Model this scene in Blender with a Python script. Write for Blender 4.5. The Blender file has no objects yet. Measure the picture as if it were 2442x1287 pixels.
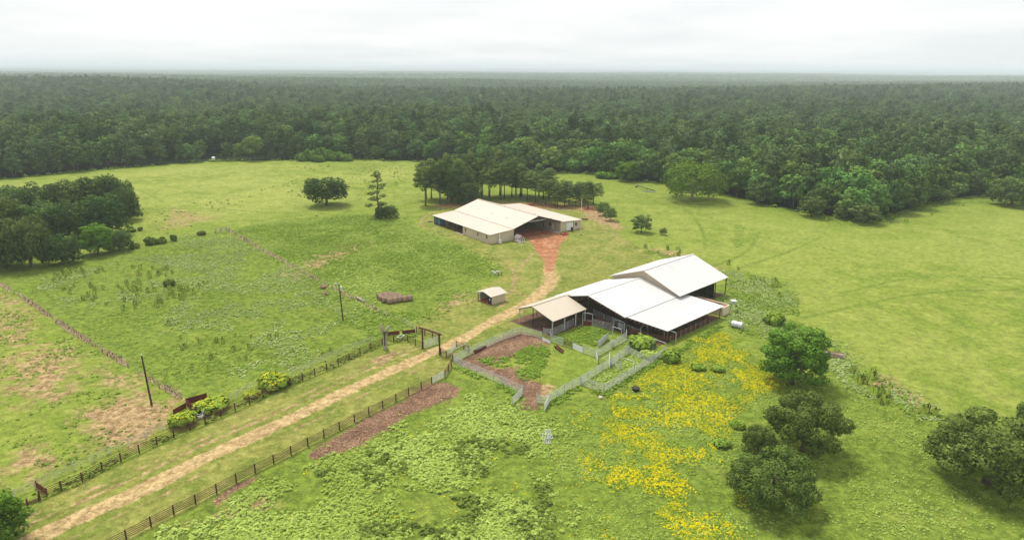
import bpy, math, random
import numpy as np
from mathutils import Matrix, Vector
from math import sin, cos, tan, atan, pi, sqrt, radians

random.seed(7)
rng = np.random.default_rng(11)
scene = bpy.context.scene
col = scene.collection

# ------------------------------------------------------------------ camera
F_PX, CX, CY, CAM_H = 1600.0, 1221.0, 643.5, 55.0      # survey of the photograph: focal length in pixels, centre, flight height
PITCH, ROLL = atan(477.5 / F_PX), 0.0061
_r = np.array([1.0, 0, 0]); _u = np.array([0, sin(PITCH), cos(PITCH)]); FWD = np.array([0, cos(PITCH), -sin(PITCH)])
RIGHT = _r * cos(ROLL) + _u * sin(ROLL); UP = -_r * sin(ROLL) + _u * cos(ROLL)
cam_data = bpy.data.cameras.new('camera'); cam = bpy.data.objects.new('camera', cam_data); col.objects.link(cam)
cam_data.sensor_width = 36.0; cam_data.lens = 36.0 * F_PX / 2442.0
cam_data.clip_start = 0.5; cam_data.clip_end = 80000
cam.matrix_world = Matrix(((RIGHT[0], UP[0], -FWD[0], 0), (RIGHT[1], UP[1], -FWD[1], 0), (RIGHT[2], UP[2], -FWD[2], CAM_H), (0, 0, 0, 1)))
scene.camera = cam

# ------------------------------------------------------------------ sky, sun, exposure
SUN_EL, SUN_AZ = radians(62), radians(-35)             # azimuth from +Y towards +X
world = bpy.data.worlds.new('World'); scene.world = world; world.use_nodes = True
wn, wl = world.node_tree.nodes, world.node_tree.links
bg = wn['Background']
sky = wn.new('ShaderNodeTexSky'); sky.sky_type = 'NISHITA'; sky.sun_disc = False
sky.sun_elevation = SUN_EL; sky.sun_rotation = SUN_AZ; sky.air_density = 1.0; sky.dust_density = 4.0
tc = wn.new('ShaderNodeTexCoord'); sep = wn.new('ShaderNodeSeparateXYZ'); wl.new(tc.outputs['Generated'], sep.inputs[0])
def wmath(op, a, b):
    n = wn.new('ShaderNodeMath'); n.operation = op
    for i, v in enumerate((a, b)):
        if isinstance(v, (int, float)): n.inputs[i].default_value = v
        else: wl.new(v, n.inputs[i])
    return n.outputs[0]
zz = wmath('ADD', wmath('ABSOLUTE', sep.outputs[2], 0), 0.10)
comb = wn.new('ShaderNodeCombineXYZ')
wl.new(wmath('DIVIDE', sep.outputs[0], zz), comb.inputs[0]); wl.new(wmath('DIVIDE', sep.outputs[1], zz), comb.inputs[1])
n1 = wn.new('ShaderNodeTexNoise'); n1.inputs['Scale'].default_value = 0.55; n1.inputs['Detail'].default_value = 7; n1.inputs['Roughness'].default_value = 0.52
wl.new(comb.outputs[0], n1.inputs['Vector'])
ramp = wn.new('ShaderNodeValToRGB'); wl.new(n1.outputs['Fac'], ramp.inputs[0])
e = ramp.color_ramp.elements
e[0].position = 0.34; e[0].color = (3.45, 3.55, 3.60, 1); e[1].position = 0.58; e[1].color = (4.02, 4.05, 4.05, 1)
mixs = wn.new('ShaderNodeMix'); mixs.data_type = 'RGBA'; mixs.inputs[0].default_value = 0.95
wl.new(sky.outputs[0], mixs.inputs[6]); wl.new(ramp.outputs[0], mixs.inputs[7])
wl.new(mixs.outputs[2], bg.inputs['Color']); bg.inputs['Strength'].default_value = 0.1

sun_data = bpy.data.lights.new('sun', 'SUN'); sun_data.energy = 1.5; sun_data.angle = radians(14); sun_data.color = (1.0, 0.95, 0.86)
sun = bpy.data.objects.new('sun', sun_data); col.objects.link(sun)
sd = Vector((sin(SUN_AZ) * cos(SUN_EL), cos(SUN_AZ) * cos(SUN_EL), sin(SUN_EL)))
sun.rotation_euler = sd.to_track_quat('Z', 'Y').to_euler(); sun.location = (0, 0, 200)

scene.view_settings.view_transform = 'Standard'; scene.view_settings.look = 'None'
scene.view_settings.gamma = 1.0; scene.view_settings.use_curve_mapping = False
scene.view_settings.exposure = 1.4
scene.render.engine = 'CYCLES'
cy = scene.cycles
cy.max_bounces = 5; cy.diffuse_bounces = 3; cy.glossy_bounces = 2; cy.transmission_bounces = 3; cy.volume_bounces = 1; cy.transparent_max_bounces = 8
cy.use_denoising = True; cy.sample_clamp_indirect = 4.0; cy.caustics_reflective = False; cy.caustics_refractive = False

# ------------------------------------------------------------------ survey helper: point of the photograph -> point on the ground
def G(px, py, z=0.0):
    v = FWD * F_PX + RIGHT * (px - CX) - UP * (py - CY)
    t = (z - CAM_H) / v[2]
    return np.array([v[0] * t, v[1] * t, z])
def GL(pts, z=0.0): return [tuple(G(x, y, z)) for x, y in pts]
def mpp(px, py):                                        # metres per photograph pixel at a ground point
    return float((G(px, py) - np.array([0, 0, CAM_H])) @ FWD) / F_PX
def vheight(px, py, ph):                                # height of an upright thing ph pixels tall standing at (px, py)
    g = G(px, py); dist = math.hypot(g[0], g[1]); el = math.atan2(CAM_H, dist)
    return ph * mpp(px, py) / cos(el) * 1.0

# ------------------------------------------------------------------ materials
def new_mat(name):
    m = bpy.data.materials.new(name); m.use_nodes = True
    return m, m.node_tree.nodes, m.node_tree.links, m.node_tree.nodes['Principled BSDF']
def mixc(nt, fac, a, b, mode='MIX'):
    n = nt.nodes.new('ShaderNodeMix'); n.data_type = 'RGBA'; n.blend_type = mode
    for s, v in ((0, fac), (6, a), (7, b)):
        if isinstance(v, (int, float)): n.inputs[s].default_value = v
        elif isinstance(v, tuple): n.inputs[s].default_value = (*v, 1) if len(v) == 3 else v
        else: nt.links.new(v, n.inputs[s])
    return n.outputs[2]
def mth(nt, op, a, b=0.0, c=None, clamp=False):
    n = nt.nodes.new('ShaderNodeMath'); n.operation = op; n.use_clamp = clamp
    for i, v in enumerate((a, b, c)):
        if v is None: continue
        if isinstance(v, (int, float)): n.inputs[i].default_value = v
        else: nt.links.new(v, n.inputs[i])
    return n.outputs[0]
def noise(nt, vec, scale, detail=4, rough=0.55, dist=0.0, out='Fac'):
    n = nt.nodes.new('ShaderNodeTexNoise'); n.inputs['Scale'].default_value = scale; n.inputs['Detail'].default_value = detail
    n.inputs['Roughness'].default_value = rough; n.inputs['Distortion'].default_value = dist
    nt.links.new(vec, n.inputs['Vector']); return n.outputs[out]
def remap(nt, v, lo, hi, smooth=True):
    n = nt.nodes.new('ShaderNodeMapRange'); n.interpolation_type = 'SMOOTHSTEP' if smooth else 'LINEAR'
    n.inputs['From Min'].default_value = lo; n.inputs['From Max'].default_value = hi
    nt.links.new(v, n.inputs['Value']); return n.outputs[0]
def M(name, c, rough=0.7, var=0.18, scale=1.5, metal=0.0, bump=0.0, stretch=None, c2=None):
    m, N, L, b = new_mat(name); nt = m.node_tree
    t = N.new('ShaderNodeTexCoord'); vec = t.outputs['Object']
    if stretch:
        mp = N.new('ShaderNodeMapping'); mp.inputs['Scale'].default_value = stretch; L.new(vec, mp.inputs[0]); vec = mp.outputs[0]
    f = remap(nt, noise(nt, vec, scale, 6, 0.6), 0.32, 0.68)
    if c2 is None: c2 = tuple(x * (1 - 1.6 * var) for x in c)
    L.new(mixc(nt, f, c2, c), b.inputs['Base Color'])
    b.inputs['Roughness'].default_value = rough; b.inputs['Metallic'].default_value = metal
    b.inputs['Specular IOR Level'].default_value = 0.3
    if bump:
        bp = N.new('ShaderNodeBump'); bp.inputs['Strength'].default_value = bump; bp.inputs['Distance'].default_value = 0.05
        L.new(noise(nt, vec, scale * 6, 4), bp.inputs['Height']); L.new(bp.outputs[0], b.inputs['Normal'])
    return m
def leafmat(name, dark, light, transl=0.25, hue=0.05, valv=0.25, rough=0.6):
    m, N, L, b = new_mat(name); nt = m.node_tree
    a = N.new('ShaderNodeAttribute'); a.attribute_name = 'tint'
    oi = N.new('ShaderNodeObjectInfo')
    c = mixc(nt, a.outputs['Fac'], dark, light)
    hs = N.new('ShaderNodeHueSaturation')
    L.new(mth(nt, 'MULTIPLY_ADD', oi.outputs['Random'], hue, 0.5 - hue / 2), hs.inputs['Hue'])
    rnd2 = mth(nt, 'FRACT', mth(nt, 'MULTIPLY', oi.outputs['Random'], 17.31))
    L.new(mth(nt, 'MULTIPLY_ADD', rnd2, valv * 2, 1 - valv), hs.inputs['Value'])
    hs.inputs['Saturation'].default_value = 1.0
    L.new(c, hs.inputs['Color'])
    d = N.new('ShaderNodeBsdfDiffuse'); tr = N.new('ShaderNodeBsdfTranslucent'); mx = N.new('ShaderNodeMixShader')
    L.new(hs.outputs[0], d.inputs[0]); L.new(hs.outputs[0], tr.inputs[0]); mx.inputs[0].default_value = transl
    L.new(d.outputs[0], mx.inputs[1]); L.new(tr.outputs[0], mx.inputs[2])
    L.new(mx.outputs[0], N['Material Output'].inputs['Surface'])
    return m

def roofmat(name, c, c2, dirs, amount, rough=0.45):
    """painted metal sheet: fine ribs running down the slope and weathering streaks with the ribs"""
    m, N, L, b = new_mat(name); nt = m.node_tree
    g = N.new('ShaderNodeNewGeometry')
    dt = N.new('ShaderNodeVectorMath'); dt.operation = 'DOT_PRODUCT'; L.new(g.outputs['Position'], dt.inputs[0]); dt.inputs[1].default_value = (dirs[0], dirs[1], 0)
    dp = N.new('ShaderNodeVectorMath'); dp.operation = 'DOT_PRODUCT'; L.new(g.outputs['Position'], dp.inputs[0]); dp.inputs[1].default_value = (dirs[1], -dirs[0], 0)
    cv = N.new('ShaderNodeCombineXYZ'); L.new(mth(nt, 'MULTIPLY', dt.outputs['Value'], 2.2), cv.inputs[0]); L.new(mth(nt, 'MULTIPLY', dp.outputs['Value'], 0.22), cv.inputs[1])
    st = remap(nt, noise(nt, cv.outputs[0], 1.0, 6, 0.65), 0.48, 0.78)
    pat = remap(nt, noise(nt, g.outputs['Position'], 0.16, 3), 0.47, 0.66)
    f = mth(nt, 'MULTIPLY', mth(nt, 'MULTIPLY', st, pat), amount)
    sheet = mth(nt, 'FRACT', mth(nt, 'MULTIPLY', dt.outputs['Value'], 1 / 0.91))
    seam = mth(nt, 'LESS_THAN', sheet, 0.045)
    colr = mixc(nt, f, c, c2)
    colr = mixc(nt, mth(nt, 'MULTIPLY', seam, 0.12), colr, tuple(x * 0.55 for x in c))
    L.new(colr, b.inputs['Base Color']); b.inputs['Roughness'].default_value = rough; b.inputs['Specular IOR Level'].default_value = 0.35
    bp = N.new('ShaderNodeBump'); bp.inputs['Strength'].default_value = 0.35; bp.inputs['Distance'].default_value = 0.03
    rib = mth(nt, 'PINGPONG', mth(nt, 'MULTIPLY', dt.outputs['Value'], 1 / 0.3), 0.5)
    L.new(remap(nt, rib, 0.36, 0.5), bp.inputs['Height']); L.new(bp.outputs[0], b.inputs['Normal'])
    return m

# ------------------------------------------------------------------ mesh helpers
class MB:
    def __init__(self): self.v = []; self.f = []
    def add(self, vs, fs):
        o = len(self.v); self.v += [tuple(map(float, p)) for p in vs]; self.f += [tuple(i + o for i in q) for q in fs]; return self
    def box(self, c, s, rz=0.0):
        x, y, z = s[0] / 2, s[1] / 2, s[2] / 2; ca, sa = cos(rz), sin(rz)
        vs = [(c[0] + ca * a - sa * b, c[1] + sa * a + ca * b, c[2] + d) for a, b, d in
              ((-x, -y, -z), (x, -y, -z), (x, y, -z), (-x, y, -z), (-x, -y, z), (x, -y, z), (x, y, z), (-x, y, z))]
        return self.add(vs, [(3, 2, 1, 0), (4, 5, 6, 7), (0, 1, 5, 4), (1, 2, 6, 5), (2, 3, 7, 6), (3, 0, 4, 7)])
    def hexa(self, b, t):                                # 4 bottom points, 4 top points
        return self.add(list(b) + list(t), [(3, 2, 1, 0), (4, 5, 6, 7), (0, 1, 5, 4), (1, 2, 6, 5), (2, 3, 7, 6), (3, 0, 4, 7)])
    def beam(self, p, q, w, h):
        p, q = np.array(p, float), np.array(q, float); d = q - p; d /= np.linalg.norm(d)
        up = np.array([0, 0, 1.0]) if abs(d[2]) < 0.95 else np.array([1.0, 0, 0])
        s = np.cross(d, up); s /= np.linalg.norm(s); u = np.cross(s, d)
        a = [s * x * w / 2 + u * y * h / 2 for x, y in ((-1, -1), (1, -1), (1, 1), (-1, 1))]
        return self.add([p + k for k in a] + [q + k for k in a], [(0, 1, 2, 3), (7, 6, 5, 4), (0, 4, 5, 1), (1, 5, 6, 2), (2, 6, 7, 3), (3, 7, 4, 0)])
    def tube(self, pts, rad, n=6, cap=True):
        pts = [np.array(p, float) for p in pts]; k = len(pts)
        rad = [rad] * k if isinstance(rad, (int, float)) else rad
        vs = []; fs = []
        for i, p in enumerate(pts):
            d = pts[min(i + 1, k - 1)] - pts[max(i - 1, 0)]; d /= (np.linalg.norm(d) + 1e-9)
            up = np.array([0, 0, 1.0]) if abs(d[2]) < 0.9 else np.array([0, 1.0, 0])
            s = np.cross(d, up); s /= np.linalg.norm(s); u = np.cross(s, d)
            vs += [p + (s * cos(2 * pi * j / n) + u * sin(2 * pi * j / n)) * rad[i] for j in range(n)]
        for i in range(k - 1):
            for j in range(n): fs.append((i * n + j, i * n + (j + 1) % n, (i + 1) * n + (j + 1) % n, (i + 1) * n + j))
        if cap: fs += [tuple(range(n - 1, -1, -1)), tuple((k - 1) * n + j for j in range(n))]
        return self.add(vs, fs)
    def slab(self, a, b, c, d, t):                       # four corners of the upper face, counter-clockwise, thickness t downwards
        P = [np.array(x, float) for x in (a, b, c, d)]; dn = np.array([0, 0, -t])
        return self.hexa([p + dn for p in P], P)
    def build(self, name, mat, parent=None, smooth=False):
        me = bpy.data.meshes.new(name)
        off = np.array(parent.location) if parent is not None else np.zeros(3)
        me.from_pydata([tuple(np.array(p) - off) for p in self.v], [], self.f)
        if mat: me.materials.append(mat)
        if smooth: me.shade_smooth()
        return link(name, me, parent)
def link(name, me, parent=None):
    o = bpy.data.objects.new(name, me); col.objects.link(o)
    if parent is not None: o.parent = parent
    return o
def empty(name, loc=(0, 0, 0)):
    o = bpy.data.objects.new(name, None); o.location = loc; o.empty_display_size = 0.3; col.objects.link(o); return o
def tag(o, label=None, cat=None, group=None, kind=None):
    if label: o['label'] = label
    if cat: o['category'] = cat
    if group: o['group'] = group
    if kind: o['kind'] = kind
    return o
def thing(name, label, cat, loc=(0, 0, 0), group=None): return tag(empty(name, loc), label, cat, group)
def copy_tree(o, parent=None):
    c = o.copy(); col.objects.link(c); c.parent = parent
    for ch in o.children: copy_tree(ch, c)
    return c
def quad_mesh(name, V, mat, tint=None, shade=None):      # V (n,4,3); shade: one soft shading normal per leaf
    n = len(V)
    if shade is not None:
        shade = shade / (np.linalg.norm(shade, axis=1)[:, None] + 1e-9); geo = np.cross(V[:, 1] - V[:, 0], V[:, 2] - V[:, 0]); fl = (geo * shade).sum(1) < 0
        V = V.copy(); V[fl] = V[fl][:, ::-1]; me = bpy.data.meshes.new(name)
    me.vertices.add(n * 4); me.vertices.foreach_set('co', np.ascontiguousarray(V, dtype=np.float32).ravel())
    me.loops.add(n * 4); me.loops.foreach_set('vertex_index', np.arange(n * 4, dtype=np.int32))
    me.polygons.add(n); me.polygons.foreach_set('loop_start', np.arange(0, n * 4, 4, dtype=np.int32))
    me.update(calc_edges=True)
    if tint is not None:
        a = me.attributes.new('tint', 'FLOAT', 'FACE'); a.data.foreach_set('value', np.ascontiguousarray(tint, dtype=np.float32))
    if shade is not None: me.shade_smooth(); me.normals_split_custom_set_from_vertices(np.repeat(shade, 4, axis=0).tolist())
    me.materials.append(mat); return me

# ------------------------------------------------------------------ land: forest edge, hills, ground cover zones
EDGE_PX = [(0, 428), (230, 405), (500, 385), (850, 380), (1010, 385), (1240, 406), (1440, 416), (1500, 430), (1600, 440), (1700, 455), (1790, 478), (1850, 492), (1960, 512), (2020, 522), (2090, 528), (2150, 505), (2230, 482), (2300, 470), (2380, 462), (2442, 470)]
EDGE = np.array([G(*p)[:2] for p in EDGE_PX])
EDGE = np.vstack([[-700, 150], [-420, 260], EDGE, [330, 290], [450, 210], [800, 150]])
def edge_y(x): return np.interp(x, EDGE[:, 0], EDGE[:, 1])
def sstep(a, b, x):
    t = np.clip((np.asarray(x, float) - a) / (b - a), 0, 1); return t * t * (3 - 2 * t)
def hill(x, y):
    x = np.asarray(x, float); y = np.asarray(y, float)
    d = np.maximum(y - edge_y(x) - 30, 0)
    amp = 4 * sstep(60, 700, d) + 6 * sstep(8000, 15000, d)
    w = np.sin(x / 620 + 1.3) * np.cos(y / 830 + 0.5) + 0.6 * np.sin(x / 310 - y / 420 + 2) + 0.25 * np.sin(x / 130 + y / 170)
    w2 = np.sin(x / 2900 + 0.4) * np.cos(y / 2600) + 0.5 * np.sin(x / 1400 - y / 3100)
    def ridge(at, wid, h, wave, k): return h * np.exp(-((y - at - wave * np.sin(x / k + at) - 0.4 * wave * np.sin(x / k * 2.7)) / wid) ** 2) * (0.72 + 0.28 * np.sin(x / (k * 0.8) + at * 2.0))
    rd = ridge(1400, 300, 12, 220, 480) + ridge(2700, 480, 16, 350, 1100) + ridge(4700, 700, 17, 500, 1900) + ridge(7600, 900, 22, 600, 2800)
    return amp * w - 7 * sstep(20, 400, d) - 8 * sstep(1500, 2200, d) + rd * sstep(300, 900, d) + (66 + 12 * w2) * sstep(9000, 16000, d)

def sdpoly(X, Y, P):
    P = np.asarray(P, float)[:, :2]; n = len(P)
    d2 = np.full(X.shape, 1e18); inside = np.zeros(X.shape, bool)
    for i in range(n):
        ax, ay = P[i]; bx, by = P[(i + 1) % n]
        ex, ey = bx - ax, by - ay; wx, wy = X - ax, Y - ay
        t = np.clip((wx * ex + wy * ey) / (ex * ex + ey * ey + 1e-12), 0, 1)
        d2 = np.minimum(d2, (wx - t * ex) ** 2 + (wy - t * ey) ** 2)
        c = ((ay > Y) != (by > Y)); xi = (bx - ax) * (Y - ay) / ((by - ay) + 1e-12) + ax
        inside ^= c & (X < xi)
    d = np.sqrt(d2); return np.where(inside, -d, d)
def sdline(X, Y, P):
    P = np.asarray(P, float)[:, :2]; d2 = np.full(X.shape, 1e18)
    for i in range(len(P) - 1):
        ax, ay = P[i]; bx, by = P[i + 1]; ex, ey = bx - ax, by - ay; wx, wy = X - ax, Y - ay
        t = np.clip((wx * ex + wy * ey) / (ex * ex + ey * ey + 1e-12), 0, 1)
        d2 = np.minimum(d2, (wx - t * ex) ** 2 + (wy - t * ey) ** 2)
    return np.sqrt(d2)
def smoothline(P, k=6):                                  # Catmull-Rom through the points
    P = np.asarray(P, float); Q = np.vstack([2 * P[0] - P[1], P, 2 * P[-1] - P[-2]]); out = []
    for i in range(1, len(Q) - 2):
        for t in np.linspace(0, 1, k, endpoint=False):
            a, b, c, d = Q[i - 1], Q[i], Q[i + 1], Q[i + 2]
            out.append(0.5 * (2 * b + (c - a) * t + (2 * a - 5 * b + 4 * c - d) * t * t + (3 * b - a - 3 * c + d) * t ** 3))
    out.append(Q[-2]); return np.array(out)

ROAD_PX = [(20, 1320), (120, 1266), (201, 1228), (287, 1190), (373, 1151), (487, 1092), (602, 1040), (707, 992), (816, 938), (909, 894), (972, 866), (1034, 838), (1096, 812), (1186, 760), (1238, 733), (1268, 712), (1300, 688), (1312, 664), (1309, 639), (1312, 605), (1300, 575)]
ROAD = smoothline([G(*p)[:2] for p in ROAD_PX])
ZONES = {   # zone: list of (pixel outline, half-width of the blend in metres, strength)
 'lawn': [([(-60, 1330), (35, 1222), (562, 982), (885, 836), (975, 818), (1008, 832), (1030, 808), (985, 782), (1000, 762), (1075, 737), (1140, 692), (1205, 655), (1180, 628), (1110, 588), (1040, 560), (995, 538), (1000, 515), (1050, 500), (1090, 480), (1400, 475), (1440, 530), (1500, 575), (1562, 622), (1450, 670), (1240, 770), (1245, 797), (1085, 862), (1076, 874), (1060, 902), (302, 1290), (230, 1340)], 1.2, 1)],
 'weed': [([(0, 672), (435, 952), (490, 940), (900, 815), (985, 772), (1060, 738), (1130, 692), (1190, 655), (1105, 588), (1000, 548), (930, 510), (700, 520), (560, 545), (300, 585), (80, 640), (-80, 650)], 4, 1),
          ([(300, 1290), (1078, 884), (1250, 955), (1440, 945), (1600, 845), (1700, 795), (1850, 880), (1990, 905), (2250, 1005), (2600, 1010), (2600, 1400), (200, 1400)], 3, 0.95),
          ([(1520, 590), (1600, 600), (1700, 630), (1900, 670), (1900, 700), (1830, 760), (1960, 800), (2060, 890), (2260, 1000), (2210, 1005), (1950, 895), (1800, 830), (1735, 775), (1690, 700), (1740, 660), (1640, 610)], 5, 0.72),
          ([(1700, 460), (1850, 505), (1990, 540), (2080, 548), (2150, 520), (2300, 490), (2442, 490), (2442, 440), (1700, 420)], 6, 0.7),
          ([(700, 385), (860, 383), (960, 392), (900, 415), (760, 405)], 10, 0.55)],
 'dry': [([(175, 990), (290, 950), (350, 960), (430, 955), (400, 985), (400, 1020), (320, 1060), (230, 1062), (220, 1020)], 5, 1.0),
         ([(60, 830), (170, 820), (200, 880), (170, 950), (60, 960), (0, 930), (-20, 850)], 10, 0.82),
         ([(-20, 690), (60, 720), (90, 780), (60, 830), (-20, 820)], 9, 0.78),
         ([(0, 1100), (60, 1060), (160, 1070), (120, 1140), (0, 1170)], 7, 0.8),
         ([(230, 870), (330, 900), (380, 930), (330, 950), (230, 930)], 8, 0.8),
         ([(640, 660), (780, 585), (900, 570), (880, 600), (700, 680)], 6, 0.55),
         ([(1030, 490), (1400, 490), (1430, 510), (1490, 560), (1420, 545), (1380, 505), (1030, 500)], 4, 0.5),
         ([(1390, 490), (1440, 500), (1500, 545), (1470, 550), (1390, 520)], 4, 0.75),
         ([(1520, 580), (1640, 600), (1760, 650), (1700, 650), (1560, 610)], 5, 0.6),
         ([(560, 1170), (700, 1150), (640, 1260), (420, 1287), (380, 1270)], 4, 0.55),
         ([(400, 490), (480, 500), (560, 520), (440, 545), (340, 560)], 6, 0.5),
         ([(1280, 915), (1330, 920), (1305, 945), (1278, 942)], 1.2, 1.0),
         ([(2080, 880), (2130, 900), (2250, 980), (2200, 990), (2070, 920)], 3, 0.7),
         ([(1080, 695), (1130, 690), (1140, 720), (1060, 745), (1000, 765), (985, 775)], 3, 0.55),
         ([(880, 850), (970, 832), (930, 862), (860, 870)], 2, 0.7)],
 'red': [([(1224, 552), (1255, 546), (1325, 554), (1355, 563), (1345, 572), (1334, 585), (1330, 608), (1324, 632), (1318, 648), (1300, 648), (1299, 634), (1298, 622), (1280, 600), (1268, 580), (1255, 566), (1226, 570)], 2.2, 1.0),
         ([(1000, 490), (1090, 478), (1300, 480), (1400, 490), (1400, 500), (1300, 500), (1000, 496)], 4, 0.52),
         ([(1380, 488), (1420, 492), (1430, 505), (1385, 505)], 3, 0.8),
         ([(1294, 630), (1328, 630), (1328, 668), (1312, 700), (1288, 702)], 4, 0.56),
         ([(1236, 742), (1262, 716), (1284, 672), (1292, 668), (1292, 690), (1262, 735)], 1.5, 0.5)],
 'mud': [([(1246, 790), (1296, 808), (1310, 822), (1290, 832), (1262, 830), (1243, 842), (1213, 856), (1182, 864), (1150, 868), (1112, 862), (1098, 858), (1131, 845), (1158, 828), (1192, 808)], 1.6, 1.0),
         ([(1088, 856), (1131, 862), (1162, 872), (1200, 880), (1232, 876), (1250, 890), (1268, 905), (1290, 915), (1284, 940), (1280, 977), (1238, 974), (1250, 945), (1235, 925), (1182, 898), (1132, 880), (1098, 868)], 1.4, 1.0),
         ([(737, 1086), (754, 1070), (791, 1048), (835, 1023), (890, 990), (940, 968), (990, 937), (1018, 918), (1062, 910), (1096, 924), (1093, 942), (1046, 961), (990, 980), (925, 1017), (863, 1061), (816, 1073), (751, 1094)], 1.8, 1.0),
         ([(485, 1200), (520, 1175), (560, 1150), (610, 1130), (640, 1132), (600, 1155), (560, 1180), (520, 1215)], 1.2, 0.7),
         ([(360, 1280), (420, 1235), (470, 1215), (430, 1250), (380, 1290)], 1.2, 0.55)],
 'sand': [([(1296, 632), (1326, 636), (1336, 668), (1318, 694), (1280, 724), (1236, 750), (1190, 772), (1178, 762), (1236, 728), (1262, 706), (1294, 672)], 2.2, 0.86)],
 'pale': [([(0, 440), (500, 390), (900, 385), (1000, 395), (1000, 470), (860, 480), (560, 520), (340, 530), (300, 470), (0, 470)], 18, 1),
          ([(1720, 660), (1560, 560), (1440, 450), (1560, 470), (1750, 510), (2080, 560), (2442, 500), (2700, 520), (2700, 1010), (2300, 990), (2060, 880), (1880, 740)], 12, 0.55)],
}
ZPOLY = {k: [(np.array([G(*p)[:2] for p in poly]), w, s) for poly, w, s in v] for k, v in ZONES.items()}
def zone(name, X, Y):
    out = np.zeros(X.shape)
    for P, w, s in ZPOLY[name]:
        x0, y0 = P.min(0) - w; x1, y1 = P.max(0) + w
        m = (X > x0) & (X < x1) & (Y > y0) & (Y < y1)
        if m.any():
            d = sdpoly(X[m], Y[m], P); out[m] = np.maximum(out[m], s * np.clip(0.5 - d / (2 * w), 0, 1))
    return out
def offset_line(L, o):
    d = np.gradient(L, axis=0); d /= np.linalg.norm(d, axis=1)[:, None]; return L + np.stack([-d[:, 1], d[:, 0]], -1) * o
_low = ROAD[ROAD[:, 1] < 128]
SIDE_TRACKS = [(offset_line(_low, 3.6), 0.8, 0.60), (offset_line(_low, 5.2), 0.8, 0.52), (offset_line(_low, -3.4), 0.7, 0.5)] + [(smoothline([G(*p)[:2] for p in t]), 0.9, 0.6) for t in (
    [(1562, 622), (1500, 580), (1440, 552), (1390, 545), (1340, 560)], [(1012, 545), (1004, 525), (1040, 502), (1070, 492)], [(1270, 712), (1230, 690), (1240, 640), (1275, 600)], [(1180, 745), (1215, 700), (1225, 650), (1200, 610)])]
MEADOW_TRACKS = [smoothline([G(*p)[:2] for p in t]) for t in (
    [(1640, 500), (1675, 550), (1682, 592)], [(1755, 535), (1757, 590)], [(1767, 535), (1770, 590)], [(1810, 555), (1780, 600), (1690, 640)], [(1960, 565), (1880, 600), (1790, 630)], [(1440, 448), (1600, 490), (1780, 545), (2000, 600)], [(330, 452), (390, 482)], [(340, 500), (500, 497), (660, 508), (770, 503)], [(2000, 700), (2200, 660), (2442, 665)], [(1900, 760), (2200, 700), (2442, 690)])]
def road_mask(X, Y):
    d = sdline(X, Y, ROAD)
    fr = np.clip((X + 95) / 100, 0, 1)
    along = np.clip((Y - 66) / 60, 0, 1)                 # the lower lane is two worn ruts, the upper lane one band
    wob = 0.25 * np.sin(X * 0.37 + Y * 0.21) + 0.2 * np.sin(X * 0.9 - Y * 0.5)
    d = np.abs(d + wob * 0.5)
    band = np.clip(1.08 - d / 2.5, 0, 1); ruts = np.clip(1.0 - np.abs(d - 0.95) / 1.5, 0, 1) * 0.9
    m = band * along + np.maximum(ruts, band * 0.52) * (1 - along)
    return m
def zone_attrs(X, Y):
    lawn, weed, dry, red, mud, pale = (zone(k, X, Y) for k in ('lawn', 'weed', 'dry', 'red', 'mud', 'pale'))
    dirt = np.zeros(X.shape); m = (np.abs(X) < 130) & (Y < 260)
    dirt[m] = np.maximum(road_mask(X[m], Y[m]), zone('sand', X[m], Y[m]))
    forest = sstep(-4, 6, Y - edge_y(X))
    for tr, wdt, st in SIDE_TRACKS:
        x0, y0 = tr.min(0) - 2; x1, y1 = tr.max(0) + 2; k = (X > x0) & (X < x1) & (Y > y0) & (Y < y1)
        if k.any(): dry[k] = np.maximum(dry[k], st * np.clip(1.15 - sdline(X[k], Y[k], tr) / wdt, 0, 1))
    for tr in MEADOW_TRACKS:
        x0, y0 = tr.min(0) - 2; x1, y1 = tr.max(0) + 2; k = (X > x0) & (X < x1) & (Y > y0) & (Y < y1)
        if k.any(): weed[k] = np.maximum(weed[k], 0.8 * np.clip(1.1 - sdline(X[k], Y[k], tr) / 1.3, 0, 1))
    z = np.zeros(X.shape)
    return np.stack([lawn, weed, dry, dirt], -1), np.stack([red, mud, forest, pale], -1)
def set_attrs(me, X, Y):
    a, b = zone_attrs(X, Y)
    for nme, arr in (('zoneA', a), ('zoneB', b)):
        at = me.attributes.new(nme, 'FLOAT_COLOR', 'POINT'); at.data.foreach_set('color', arr.astype(np.float32).ravel())

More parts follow.
